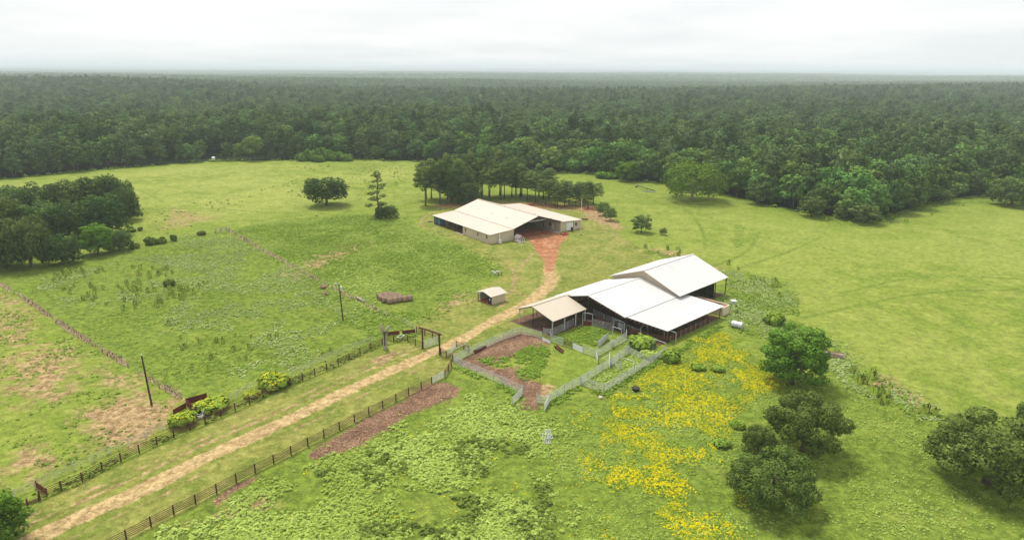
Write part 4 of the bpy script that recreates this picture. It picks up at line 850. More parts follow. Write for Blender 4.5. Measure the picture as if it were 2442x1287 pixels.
for k in range(6): MB().beam(C(2.7, 19.42, 0.22 + k * 0.24), C(20.0, 19.42, 0.22 + k * 0.24), 0.05, 0.17).build('wall_board', RUST_BROWN, cb)
for k in range(6): MB().beam(C(2.6, 19.3, 0.22 + k * 0.24), C(0.8, 10.6, 0.22 + k * 0.24), 0.05, 0.17).build('wall_board', RUST_BROWN, cb)
for k in range(9): MB().beam(C(4.0 + k * 1.95, 19.55, 0), C(4.0 + k * 1.95, 19.55, 1.55 + 0.12 * (k % 3)), 0.12, 0.10).build('picket', BARK_PALE, cb)
for k in range(7): MB().beam(C(1.4 + k * 1.3 * 0.22, 10.4 + k * 1.3, 0), C(1.4 + k * 1.3 * 0.22, 10.4 + k * 1.3, 3.6 - k * 0.15), 0.10, 0.10).build('post', DARK, cb)
# block feed bunker behind the lean-to
bk = thing('feed_bunker', 'cream block bunker with red earth inside behind the white lean-to', 'bunker', C(28, 15)); CREAMB = M('cream_block', (0.70, 0.58, 0.42), 0.85, 0.1, 1)
for a, b2 in (((26.2, 10.6), (29.2, 10.6)), ((29.2, 10.6), (29.2, 19.0)), ((29.2, 19.0), (26.2, 19.0)), ((26.2, 19.0), (26.2, 10.6))): MB().beam(C(*a, 1.05), C(*b2, 1.05), 0.26, 2.1 + 0.01 * a[0] % 0.02).build('wall', CREAMB, bk)
MB().slab(C(26.35, 10.75, 1.7), C(26.35, 18.85, 1.7), C(29.05, 18.85, 1.7), C(29.05, 10.75, 1.7), 0.3).build('earth_fill', CLAY, bk)
tr_ = thing('scrap_tractor_tyre', 'black tyre lying in the red earth of the block bunker', 'tyre', C(28.2, 16.8, 1.7))
def torus(c, R, r, n=18, m=8):
    b = MB(); vs = [(c[0] + (R + r * cos(2 * pi * j / m)) * cos(2 * pi * i / n), c[1] + (R + r * cos(2 * pi * j / m)) * sin(2 * pi * i / n), c[2] + r * sin(2 * pi * j / m)) for i in range(n) for j in range(m)]
    return b.add(vs, [(i * m + j, ((i + 1) % n) * m + j, ((i + 1) % n) * m + (j + 1) % m, i * m + (j + 1) % m) for i in range(n) for j in range(m)])
torus(C(28.2, 16.8, 1.88), 0.42, 0.18).build('tread', TYRE, tr_); torus(C(28.2, 16.8, 1.95), 0.27, 0.05).build('bead', DARK, tr_)

# --- small hay shed by the lane
hs0 = G(1172, 727); 
hs = thing('loafing_shed', 'small open-fronted tan shed beside the lane', 'shed', tuple(hs0))
hu = np.array([0.72, 0.69]); hu /= np.linalg.norm(hu); hv = np.array([hu[1], -hu[0]])
def K(s, t, z=0.0): p = hs0[:2] + hu * s + hv * t; return (p[0], p[1], z)
SW, SD = 4.9, 4.6
sl2 = lambda n, m, p: MB().slab(*p, 0.07).build(n, m, hs)
sl2('roof_panel', TAN_ROOF if False else CREAM_ROOF, [K(-0.5, -SW - 0.4, 2.2), K(-0.5, -SW / 2, 2.95), K(SD + 0.4, -SW / 2, 2.95), K(SD + 0.4, -SW - 0.4, 2.2)])
sl2('roof_panel', CREAM_ROOF, [K(-0.5, -SW / 2, 2.95), K(-0.5, 0.4, 2.2), K(SD + 0.4, 0.4, 2.2), K(SD + 0.4, -SW / 2, 2.95)])
MB().beam(K(0, 0, 1.1), K(SD, 0, 1.1), 0.08, 2.15).build('wall', TAN_WALL, hs); MB().beam(K(0.6, -SW, 1.1), K(SD, -SW, 1.1), 0.08, 2.15).build('wall', GREYSHEET, hs); MB().beam(K(SD, -SW + 0.05, 1.25), K(SD, -0.05, 1.25), 0.08, 2.4).build('wall', TAN_WALL, hs)
for t in (-SW, -SW * 0.22, 0): MB().beam(K(0, t, 0), K(0, t, 2.25), 0.14, 0.14).build('post', DARK, hs)
MB().beam(K(-0.1, -SW, 2.15), K(-0.1, -SW / 2, 2.82), 0.08, 0.14).build('rafter', DARK, hs); MB().beam(K(-0.1, -SW / 2, 2.82), K(-0.1, 0, 2.15), 0.08, 0.14).build('rafter', DARK, hs)
MB().slab(K(-0.3, -SW, 0.05), K(-0.3, 0, 0.05), K(SD, 0, 0.05), K(SD, -SW, 0.05), 0.05).build('floor', CLAY, hs)
for z in (0.7, 1.3): MB().beam(K(0.05, -SW + 0.06, z), K(SD * 0.9, -SW + 0.06, z), 0.05, 0.12).build('girt', DARK, hs)
bb = thing('blue_barrel', 'deep blue barrel with white label inside the small shed', 'barrel', K(0.9, -1.1)); BLUE2 = M('deep_blue_plastic', (0.02, 0.055, 0.22), 0.4, 0.1)
MB().tube([K(0.9, -1.1, 0.06), K(0.9, -1.1, 0.2), K(0.9, -1.1, 1.5), K(0.9, -1.1, 1.62)], [0.38, 0.46, 0.46, 0.36], 14).build('drum', BLUE2, bb, True); MB().tube([K(0.9, -1.1, 1.62), K(0.9, -1.1, 1.7)], 0.16, 10).build('cap', DARK, bb); MB().box(K(0.42, -1.12, 1.0), (0.03, 0.3, 0.5), math.atan2(hu[1], hu[0])).build('paper_label', WHITE, bb)

# ------------------------------------------------------------------ fences
unit = MB().tube([(0, 0, 0), (1, 0, 0)], 1.0, 6)
def unit_mesh(name, mat, r):
    me = bpy.data.meshes.new(name); me.from_pydata([(x, y * r, z * r) for x, y, z in unit.v], [], unit.f); me.materials.append(mat); return me
def span(name, me, p, q, parent):                        # shared unit pipe stretched from p to q
    p, q = np.array(p, float), np.array(q, float); d = q - p; L = np.linalg.norm(d)
    o = link(name, me, parent); o.location = tuple(p - np.array(parent.location)); o.rotation_euler = (0, -math.asin(d[2] / L), math.atan2(d[1], d[0])); o.scale = (L, 1, 1); return o
def upmesh(name, mat, r, h, n=7, cap=0.0):
    b = MB().tube([(0, 0, 0), (0, 0, h)], r, n); me = bpy.data.meshes.new(name); me.from_pydata(b.v, [], b.f); me.materials.append(mat); return me
RAIL_RUST = unit_mesh('rail', RUST, 0.042); POST_RUST = upmesh('post', RUST, 0.10, 1.5)
RAIL_WHITE = unit_mesh('rail', BARK_PALE, 0.022); POST_WHITE = upmesh('post', M('chalky_white', (0.66, 0.66, 0.62), 0.8, 0.15), 0.055, 1.45)
POST_WOOD = upmesh('post', BARK_PALE, 0.06, 1.2, 6); WIRE = unit_mesh('wire', M('old_wire', (0.25, 0.23, 0.21), 0.6), 0.008)
RAIL_SILVER = unit_mesh('rail', SILVER, 0.035)
def fence(name, label, pts, postm, railm, h, nr, z0=0.3, skip=()):
    pts = [np.array([p[0], p[1], 0.0]) for p in pts]; o = thing(name, label, 'fence', tuple(pts[0]))
    for i, p in enumerate(pts):
        k = link('post', postm, o); k.location = tuple(p - pts[0])
        if i + 1 < len(pts) and i not in skip:
            for j in range(nr): z = z0 + (h - z0) * j / max(1, nr - 1); span('rail' if 'wire' not in railm.name else 'wire', railm, p + [0, 0, z], pts[i + 1] + [0, 0, z], o)
    return o
UP_PX = [(96, 1192), (147, 1169), (197, 1148), (244, 1122), (289, 1100.5), (332.5, 1080.4), (375, 1061), (415, 1043), (453.5, 1026), (490, 1011), (527, 994.4), (561, 979.5), (595, 964), (628, 948), (660, 933), (692, 919.5), (722, 907.5), (751, 895), (779.5, 883), (807, 871), (833, 858), (859, 846), (884.6, 834), (912, 823), (939, 817), (972.5, 814), (991, 824.6), (1007, 831)]
fence('pipe_fence', 'rust red five-rail pipe fence along the upper side of the lane', [G(*p) for p in UP_PX], POST_RUST, RAIL_RUST, 1.36, 5)
LO_PX = [(175, 1352), (241, 1319), (302, 1287), (360.6, 1255), (415, 1227), (467, 1201), (517, 1175.5), (564, 1150.5), (609, 1127), (653, 1105), (694.5, 1084), (734.5, 1063), (773, 1044), (810, 1025), (845.7, 1007), (880, 989), (913, 973), (944.6, 956.7), (974.7, 941.8), (1004.9, 928), (1029.7, 915.7)]
fence('pipe_fence', 'rust red five-rail pipe fence along the lower side of the lane', [G(*p) for p in LO_PX], POST_RUST, RAIL_RUST, 1.36, 5)
fence('pipe_fence', 'short rust red pipe fence joining the lower lane fence to the pens', [G(*p) for p in ((1060.8, 899), (1069.5, 884.6), (1076.4, 872.8))], POST_RUST, RAIL_RUST, 1.36, 5)
fence('pipe_fence', 'rust red pipe fence running up from behind the tall gateway', [G(*p) for p in ((993.7, 794), (1013, 800), (1032, 807), (1046, 812))], POST_RUST, RAIL_RUST, 1.36, 5)
fence('pipe_fence', 'short rust red pipe fence between the gateway post and the pen corner', [G(*p) for p in ((1051, 846), (1064.5, 853), (1080, 862))], POST_RUST, RAIL_RUST, 1.36, 5)
fence('pipe_fence', 'two-post rust red pipe fence past the gateway beside the lane', [G(*p) for p in ((1088.3, 828.3), (1106.4, 835), (1118, 841))], POST_RUST, RAIL_RUST, 1.36, 5)
fence('collapsed_fence', 'collapsed low brown rails at the lower left end of the lane', [G(*p) for p in ((38, 1217), (66, 1204), (94, 1193))], upmesh('post', RUST_BROWN, 0.11, 1.0), unit_mesh('rail', RUST_BROWN, 0.06), 0.42, 3, 0.1)
WH_PX = [(-20, 1212), (36, 1186.5), (84.6, 1163.6), (131, 1141), (177.7, 1120.6), (220.7, 1102), (263.7, 1082), (306.7, 1063), (346, 1044), (388, 1024)]
fence('white_post_fence', 'weathered rail fence with white posts beside the dry pasture', [G(*p) for p in WH_PX], POST_WHITE, RAIL_WHITE, 1.3, 5)
fence('white_post_fence', 'overgrown rail fence with white posts behind the yellow bushes', [G(*p) for p in ((483.6, 996), (525, 970), (565, 948), (598, 931), (640, 913), (700, 892), (740, 875), (772, 861), (824, 838), (849.5, 829), (890, 815))], POST_WHITE, RAIL_WHITE, 1.3, 5)
def wire_fence(label, px, step=4.0, h=1.05):
    L = [G(*p)[:2] for p in px]; pts = []
    for a, b2 in zip(L[:-1], L[1:]):
        n = max(1, int(round(np.linalg.norm(b2 - a) / step)))
        for i in range(n): pts.append(a + (b2 - a) * i / n)
    pts.append(L[-1]); return fence('wire_fence', label, pts, POST_WOOD, WIRE, h, 3)
wire_fence('post and wire fence crossing between the dry field and the weedy pasture', [(-60, 640), (0, 678), (71, 722), (113.6, 750), (164, 787), (219, 822), (264, 847), (330, 891), (378, 919), (433, 950.5)])
wire_fence('post and wire fence along the top of the weedy pasture by the copse', [(80, 640), (180, 622), (300, 590), (420, 570), (513, 556), (548, 552)])
wire_fence('post and wire fence dividing the two weedy pastures', [(548, 552), (590, 576), (650, 612), (740, 661), (850, 716), (930, 757), (985, 783)])
fence('timber_corner_brace', 'grey timber corner brace where the pasture wire fences meet', [G(*p) for p in ((515, 556), (527, 553), (540, 551), (547, 553))], upmesh('post', BARK_PALE, 0.14, 1.6), unit_mesh('rail', BARK_PALE, 0.09), 1.2, 2, 0.7)
fence('old_picket_fence', 'whitish old posts and rails at the top of the gateway paddock', [G(*p) for p in ((965, 772), (973, 776), (981, 783), (991, 790))], POST_WHITE, RAIL_WHITE, 1.1, 3)

# gateway
gt = thing('ranch_gateway', 'tall rust red pipe gateway with crossbeam over the lane', 'gateway', tuple(G(1028, 838)))
pl, pr = G(1008.3, 832), G(1048.8, 846.3)
for p in (pl, pr): MB().tube([p, p + [0, 0, 4.55]], 0.17, 10).build('post', RUST, gt)
dv = (pr - pl) / np.linalg.norm(pr - pl); MB().tube([pl - dv * 0.9 + [0, 0, 4.6], pr + dv * 0.5 + [0, 0, 4.6]], 0.16, 10).build('crossbeam', RUST, gt)
def farm_gate(name, label, p, q, h=1.4, mat=SILVER, nr=6, z0=0.2):
    p, q = np.array(p, float), np.array(q, float); o = thing(name, label, 'gate', tuple(p)); rm = unit_mesh('rail', mat, 0.04)
    for j in range(nr): z = z0 + (h - z0) * j / (nr - 1); span('rail', rm, p + [0, 0, z], q + [0, 0, z], o)
    for u in (0, 0.33, 0.67, 1.0): c = p + (q - p) * u; MB().tube([c + [0, 0, z0 - 0.03], c + [0, 0, h + 0.03]], 0.045, 6).build('upright', mat, o)
    return o
farm_gate('pipe_gate', 'pale green pipe gate swung open at the left gateway post', G(1010.6, 831), G(1045, 819.5), 1.75, SILVER_GREEN, 7)
farm_gate('pipe_gate', 'pale pipe gate closing the corner beside the lane and pens', G(1065, 852), G(1088, 829.5), 1.2, SILVER_GREEN, 4)
farm_gate('pipe_gate', 'silver pipe gate set into the lower lane fence', G(1030.5, 915.3), G(1060, 899.4), 1.36, SILVER, 6)
def sheet_panel(label, p, q, h, mat=RUST_SHEET, name='sheet_panel', z0=0.1):
    o = thing(name, label, 'panel', tuple(p)); MB().beam(np.array(p) + [0, 0, z0 + h / 2], np.array(q) + [0, 0, z0 + h / 2], 0.05, h).build('sheet', mat, o)
    n = 3
    for i in range(n): c = np.array(p) + (np.array(q) - np.array(p)) * i / (n - 1); MB().beam(c + [0.04, 0.06, 0], c + [0.04, 0.06, z0 + h + 0.05], 0.08, 0.08).build('stake', mat, o)
sheet_panel('dark red sheet panel above the yellow bush, right end wing', G(444, 966), G(493, 952), 1.15); sheet_panel('dark red sheet panel facing the lane beside the white trough', G(445, 968), G(470, 990), 1.2); sheet_panel('dark red sheet panel reaching toward the dry field', G(414, 990), G(443, 974), 0.95)
sheet_panel('dark red sheet panel next to the dead tree stub', G(924, 801), G(952, 798), 0.85); sheet_panel('dark red sheet panel nearer the gateway', G(959, 798), G(989, 794), 0.85); sheet_panel('dark red sheet panel crossing between fences at the lane end', G(87, 1163), G(112, 1181), 1.0)
# snag
g = G(919.5, 833); sg = thing('dead_tree', 'dead forked grey tree stub beside the lane fence', 'dead tree', tuple(g))
MB().tube([g, g + [0, 0, 0.4], g + [-0.05, 0, 2.2], g + [-0.05, 0.05, 3.6], g + [-0.1, 0, 4.1]], [0.55, 0.42, 0.38, 0.40, 0.3], 9).build('trunk', BARK_PALE, sg, True)
MB().tube([g + [-0.1, 0, 3.3], g + [-0.5, 0, 4.4], g + [-0.85, 0, 5.5]], [0.36, 0.28, 0.24], 8).build('branch_stub', BARK_PALE, sg, True); MB().tube([g + [0.05, 0, 3.5], g + [0.45, 0, 4.4], g + [0.95, 0, 5.2]], [0.36, 0.28, 0.22], 8).build('branch_stub', BARK_PALE, sg, True)
MB().box(tuple(g + [0.0, -0.4, 2.6]), (0.2, 0.1, 3.2), 0.1).build('split_scar', DARK, sg)
# ground frames, trough
fr = thing('square_frame', 'white square frame lying in the gateway paddock', 'frame', tuple(G(955.5, 804)))
c4 = [G(*p) for p in ((947, 806), (957, 799.5), (964, 801.5), (954, 808))]
for i in range(4): MB().beam(c4[i] + [0, 0, 0.25], c4[(i + 1) % 4] + [0, 0, 0.25], 0.14, 0.12 + 0.004 * i).build('side', WHITE, fr)
g = G(476, 997); tw = thing('water_trough', 'white water trough with stand pipe by the lane fence', 'trough', tuple(g)); b = MB(); u2 = np.array([cos(0.5), sin(0.5), 0]); v2 = np.array([-sin(0.5), cos(0.5), 0])
cr4 = lambda w, d, z: [g + u2 * a + v2 * c + [0, 0, z] for a, c in ((-w, -d), (w, -d), (w, d), (-w, d))]
MB().hexa(cr4(0.5, 0.28, 0.05), cr4(0.6, 0.36, 0.6)).build('basin', WHITE, tw); MB().slab(*cr4(0.5, 0.26, 0.615), 0.01).build('water', GLASS, tw); MB().tube([g + u2 * 0.75, g + u2 * 0.75 + [0, 0, 1.3]], 0.05, 6).build('stand_pipe', WHITE, tw)

# ------------------------------------------------------------------ cattle pens
def panel_mesh(mat, h=1.6, nr=6):
    b = MB()
    for j in range(nr): z = 0.16 + (h - 0.16) * j / (nr - 1); b.beam((0, 0, z), (1, 0, z), 0.05, 0.075)
    me = bpy.data.meshes.new('panel'); me.from_pydata(b.v, [], b.f); me.materials.append(mat); return me
PAN_S, PAN_G = panel_mesh(SILVER), panel_mesh(SILVER_GREEN); PAN_R = panel_mesh(RUST_BROWN); PPOST = upmesh('post', SILVER, 0.055, 1.75); PPOST_G = upmesh('post', SILVER_GREEN, 0.055, 1.75)
def pen(label, px, pm=PAN_S, po=PPOST, step=3.0, name='pen_fence'):
    L = [G(*p) for p in px]; o = thing(name, label, 'fence', tuple(L[0]))
    for a, b2 in zip(L[:-1], L[1:]):
        d = b2 - a; dist = np.linalg.norm(d); n = max(1, int(round(dist / step)))
        for i in range(n):
            p = a + d * i / n; k = link('panel', pm, o); k.location = tuple(p - L[0]); k.rotation_euler.z = math.atan2(d[1], d[0]); k.scale = (dist / n, 1, 1)
            q = link('post', po, o); q.location = tuple(p - L[0])
    q = link('post', po, o); q.location = tuple(L[-1] - L[0]); return o
pen('pale green panel fence on the lane side of the mulched pen', [(1084, 863), (1120, 846), (1160, 828), (1200, 810), (1243, 796)], PAN_G, PPOST_G)
pen('silver panel fence on the camera side of the mulched pen', [(1082, 866), (1100, 876), (1136, 891), (1177, 908), (1219, 928), (1246, 940)])
pen('silver panel fence from the pen corner to the brown board gate', [(1243, 797), (1268, 801), (1291, 808)])
pen('silver panel fence between the brown board gate and rusty boards', [(1314, 815), (1342, 824)]); pen('rusty brown board fence in the middle of the pen row', [(1343, 824.5), (1365, 832)], PAN_R)
pen('brown board gate beside the tan shed roof', [(1292, 808), (1313, 815)], PAN_R, name='board_gate'); 
pen('silver panel fence bending round the sorting pen corner', [(1390, 842), (1421, 852), (1458, 832), (1494, 808), (1492, 796), (1476, 785)])
pen('silver panel fence along the grassy sorting pen beside the barn', [(1412, 776), (1437, 783), (1463, 788)]); pen('silver panel fence between sorting pen and barn lean-to', [(1490, 788), (1508, 796), (1527, 804)])
pen('short silver panel fence at the pen gateway gap', [(1279, 961), (1308, 962)]); pen('long silver panel fence dividing the mulched pen from the alley', [(1309.3, 959), (1346, 937), (1384, 916.5), (1420, 894), (1454, 873), (1476, 857), (1499.7, 841)])
pen('silver panel fence closing the near end of the alley', [(1385, 918), (1412, 927), (1438.8, 936)]); pen('long silver panel fence on the yellow weed side of the alley', [(1441, 935.5), (1480, 912), (1512, 892), (1550, 869), (1586, 847)])
pen('silver cross fence under the middle overhead hoop', [(1455, 873), (1479, 882)]); pen('silver cross fence in the bushy end pen', [(1494, 843), (1516, 853), (1538, 865)])
pen('silver panel fence under the eave of the tan shed roof', [(1296, 799), (1312, 802), (1340, 790), (1368, 775)]); pen('silver panel fence along the front of the middle barn', [(1415, 752), (1440, 765), (1480, 780)])
farm_gate('pipe_gate', 'silver pipe gate swung outward at the mulched pen gap', G(1246, 942), G(1222, 966), 1.5, SILVER, 6)
def solid_gate(label, p, q, h0, h1, mat=GREYSHEET, name='solid_gate', cat='gate', lift=0.12):
    o = thing(name, label, cat, tuple(p)); p, q = np.array(p), np.array(q)
    dd = (q - p) / np.linalg.norm(q - p); nn = np.array([-dd[1], dd[0], 0]) * 0.025
    MB().hexa([p - nn + [0, 0, lift], q - nn + [0, 0, lift], q + nn + [0, 0, lift], p + nn + [0, 0, lift]], [p - nn + [0, 0, h0], q - nn + [0, 0, h1], q + nn + [0, 0, h1], p + nn + [0, 0, h0]]).build('sheet', mat, o)
    MB().tube([p + [0, 0, 0], p + [0, 0, h0 + 0.1]], 0.05, 6).build('hinge_post', SILVER, o); MB().beam(p + [0, 0, h0 + 0.02], q + [0, 0, h1 + 0.02], 0.07, 0.05).build('top_rail', SILVER, o)
solid_gate('white sheet gate swung out toward the camera at the pen mouth', G(1309.5, 961), G(1298, 981), 1.6, 1.2, WHITE)
solid_gate('white sheet gate half open in the alley fence', G(1452, 866), G(1454, 880), 2.4, 1.6, WHITE); solid_gate('pale sheet gate hanging at the sorting pen corner', G(1420, 850), G(1425, 868), 1.5, 1.1)
solid_gate('white sheet panel beside the rusty boards of the pen row', G(1366, 832), G(1389, 842), 1.35, 1.35, WHITE, 'sheet_panel', 'panel'); solid_gate('low white sheet under the brown board gate', G(1293, 812), G(1312, 820), 0.75, 0.75, WHITE, 'sheet_panel', 'panel')
solid_gate('curved white crowding panel inside the sorting pen', G(1426, 829), G(1450, 808), 1.5, 1.4, GREYSHEET, 'sheet_panel', 'panel'); solid_gate('white upright sheet on the sorting pen outer fence', G(1455, 830), G(1464, 826), 1.6, 1.6, WHITE, 'sheet_panel', 'panel'); solid_gate('grey sheet gate between sorting pen and lean-to', G(1474, 783), G(1490, 786), 1.3, 1.3, GREYSHEET)
solid_gate('rust red sheet gate below the hoop by the tan shed', G(1390, 775), G(1411, 777), 1.2, 1.2, RUST_SHEET)
def hoop(label, p, q, h):
    p, q = np.array(p), np.array(q); o = thing('overhead_hoop', label, 'gate frame', tuple(p)); d = (q - p) / np.linalg.norm(q - p)
    MB().tube([p, p + [0, 0, h - 0.25]], 0.06, 7).build('leg', SILVER, o); MB().tube([q, q + [0, 0, h - 0.25]], 0.06, 7).build('leg', SILVER, o)
    MB().tube([p + [0, 0, h - 0.25], p + d * 0.08 + [0, 0, h - 0.06], p + d * 0.3 + [0, 0, h], q - d * 0.3 + [0, 0, h], q - d * 0.08 + [0, 0, h - 0.06], q + [0, 0, h - 0.25]], 0.06, 7).build('crossbar', SILVER, o)
for lbl, p, q, h in (('silver overhead hoop at the lane corner of the mulched pen', (1087, 861), (1113, 848), 2.7), ('silver overhead hoop nearest the white gate in the alley', (1434, 884), (1456, 872), 2.6), ('silver overhead hoop where the alley meets the sorting pen', (1475, 849), (1496, 836), 2.7),
                     ('silver overhead hoop over the cross fence in the alley', (1481, 882), (1512, 892), 2.6), ('silver overhead hoop among the bushes of the end pen', (1556, 836), (1587, 848), 2.7), ('silver overhead hoop at the front corner of the white lean-to', (1583, 812), (1611, 819), 2.5),
                     ('silver overhead hoop beside the tan shed roof corner', (1389, 775), (1412, 778), 3.0), ('silver overhead hoop at the far corner of the sorting pen', (1463, 788), (1488, 796), 2.7), ('silver overhead hoop just inside the sorting pen corner', (1460, 803), (1481, 810), 2.4), ('silver overhead hoop in front of the lean-to posts', (1527, 805), (1544, 799), 2.5)):
    hoop(lbl, G(*p), G(*q), h)
def trough(label, p, q):
    p, q = np.array(p), np.array(q); o = thing('feed_trough', label, 'trough', tuple(p)); d = (q - p) / np.linalg.norm(q - p); n = np.array([-d[1], d[0], 0])
    MB().beam(p + [0, 0, 0.28], q + [0, 0, 0.28], 0.5, 0.06).build('bed', RUST_BROWN, o)
    for s in (-1, 1): MB().beam(p + n * 0.28 * s + [0, 0, 0.42], q + n * 0.28 * s + [0, 0, 0.42], 0.05, 0.34).build('side', RUST_SHEET, o)
    for e_ in (p + d * 0.3, q - d * 0.3): MB().box(tuple(e_ + [0, 0, 0.12]), (0.1, 0.5, 0.24), math.atan2(d[1], d[0])).build('foot', RUST_BROWN, o)
trough('rusty feed trough on the mulch near the lane fence', G(1132, 843), G(1158, 828.5)); trough('rusty feed trough on the grass by the pen row', G(1324, 828), G(1342, 842))
g = G(1516, 931); rt = thing('round_trough', 'round black trough in the yellow weeds', 'trough', tuple(g)); MB().tube([g, g + [0, 0, 0.55]], [0.62, 0.70], 20).build('tub', TYRE, rt); torus(g + [0, 0, 0.56], 0.66, 0.05, 20).build('rim', TYRE, rt); MB().tube([g + [0, 0, 0.565], g + [0, 0, 0.57]], 0.6, 20).build('water', DARK, rt)
def rock(name, label, p, s, mat, seed, cat='rock'):
    r = np.random.default_rng(seed); b = MB(); n, m = 9, 5; vs = []
    for j in range(m + 1):
        for i in range(n): ph_ = pi * j / m; k = s * r.uniform(0.75, 1.1); vs.append((p[0] + k * sin(ph_) * cos(2 * pi * i / n), p[1] + k * sin(ph_) * sin(2 * pi * i / n), p[2] + s * 0.45 + k * 0.7 * cos(ph_)))
    b.add(vs, [(j * n + i, j * n + (i + 1) % n, (j + 1) * n + (i + 1) % n, (j + 1) * n + i) for j in range(m) for i in range(n)]); return tag(b.build(name, mat, None), label, cat)
rock('pale_rock', 'pale rounded rock on the grass outside the alley corner', G(1432, 949), 0.42, M('pale_stone', (0.66, 0.58, 0.46), 0.9, 0.15, 3), 3)
# gate panels lying in the pasture
for (a, b2, lbl) in ((((1296, 1058), (1293, 1034)), ((1313, 1059), (1308, 1033)), 'grey pipe panel lying in the pasture, lower of two'), (((1302, 1050), (1300, 1029)), ((1318, 1049), (1311, 1027)), 'silver pipe panel lying on top of the grey one in the pasture')):
    p0, p1, q0, q1 = G(*a[0]), G(*a[1]), G(*b2[0]), G(*b2[1]); o = thing('loose_panel', lbl, 'panel', tuple(p0)); zt = 0.12 if 'lower' in lbl else 0.3
    for k in range(5): u = k / 4; MB().tube([p0 + (q0 - p0) * u + [0, 0, zt], p1 + (q1 - p1) * u + [0, 0, zt + 0.05]], 0.045, 6).build('rail', SILVER, o)
    MB().tube([p0 + [0, 0, zt + 0.01], q0 + [0, 0, zt + 0.01]], 0.05, 6).build('end_bar', SILVER, o); MB().tube([p1 + [0, 0, zt + 0.06], q1 + [0, 0, zt + 0.06]], 0.05, 6).build('end_bar', SILVER, o)
# deer feeder on legs, galvanised tank, lumber, white sacks
g = G(1747, 742); df = thing('game_feeder', 'pale box feeder on tall splayed legs behind the lean-to', 'feeder', tuple(g))
MB().hexa([g + [-0.45, -0.45, 1.9], g + [0.45, -0.45, 1.9], g + [0.45, 0.45, 1.9], g + [-0.45, 0.45, 1.9]], [g + [-0.5, -0.5, 2.7], g + [0.5, -0.5, 2.7], g + [0.5, 0.5, 2.7], g + [-0.5, 0.5, 2.7]]).build('hopper', M('pale_blue_grey', (0.45, 0.50, 0.55), 0.5), df); MB().slab(g + [-0.58, -0.58, 2.78], g + [0.58, -0.58, 2.78], g + [0.58, 0.58, 2.78], g + [-0.58, 0.58, 2.78], 0.08).build('lid', WHITE, df)
for a, b2 in ((-1, -1), (1, -1), (1, 1), (-1, 1)): MB().tube([g + [a * 1.1, b2 * 1.1, 0], g + [a * 0.45, b2 * 0.45, 1.95]], 0.04, 6).build('leg', DARK, df)
g = G(1757, 781); tk = thing('feed_tank', 'galvanised half-round feeder tank lying behind the cattle barn', 'tank', tuple(g)); d = np.array([0.80, -0.6, 0])
MB().tube([g - d * 1.2 + [0, 0, 0.72], g + d * 1.2 + [0, 0, 0.72]], 0.68, 16).build('drum', GREYSHEET, tk); MB().beam(g - d * 1.1 + [0, 0, 1.38], g + d * 1.1 + [0, 0, 1.38], 0.45, 0.1).build('lid', WHITE, tk)
for s in (-0.8, 0.8): MB().box(tuple(g + d * s + [0, 0, 0.14]), (0.2, 1.1, 0.28), -0.64).build('skid', DARK, tk)
for s in (-1.22, 1.22): MB().tube([g + d * s * 0.99 + [0, 0, 0.72], g + d * s + [0, 0, 0.72]], 0.73, 16).build('end_ring', SILVER, tk)
lumber('lumber_pile', 'tumbled pile of old boards right of the bright green tree', tuple(G(1988, 850)), -0.45, 3.6, 1.8, 0.8, 18, (WOODY, BARK_PALE, RUST_BROWN, M('light_board', (0.62, 0.50, 0.38), 0.8)), 2)
rock('white_sack', 'white crumpled sack lying left of the bright green tree', G(1830, 880), 0.55, WHITE, 8, 'sack'); rock('white_sack', 'second white sack almost under the bright green tree', G(1843, 880), 0.45, WHITE, 9, 'sack')
dp = thing('debris_pile', 'pale heap of boards and rubble at the pasture edge above the shed', 'debris', tuple(G(1187, 655)))
for i in range(14):
    r = random.Random(50 + i); c = G(1187, 655) + [r.uniform(-1.1, 1.1), r.uniform(-0.7, 0.7), 0.2 + 0.9 * (i / 14)]; dd = np.array([r.uniform(-0.8, 0.8), r.uniform(-0.5, 0.5), r.uniform(0.05, 0.5)])
    MB().beam(c - dd, c + dd, 0.22, 0.1).build('board', (BARK_PALE, WHITE, DARK, CONCRETE)[i % 4], dp)
lg = thing('fallen_log', 'short grey log lying in the weeds below the hay bales', 'log', tuple(G(861, 717))); MB().tube([G(851, 711) + [0, 0, 0.3], G(861, 717) + [0, 0, 0.35], G(871, 723) + [0, 0, 0.25]], [0.3, 0.34, 0.26], 9).build('trunk', BARK_PALE, lg, True); MB().tube([G(861, 717) + [0, 0, 0.4], G(864, 713) + [0, 0, 1.0]], [0.12, 0.05], 6).build('branch', BARK_PALE, lg)

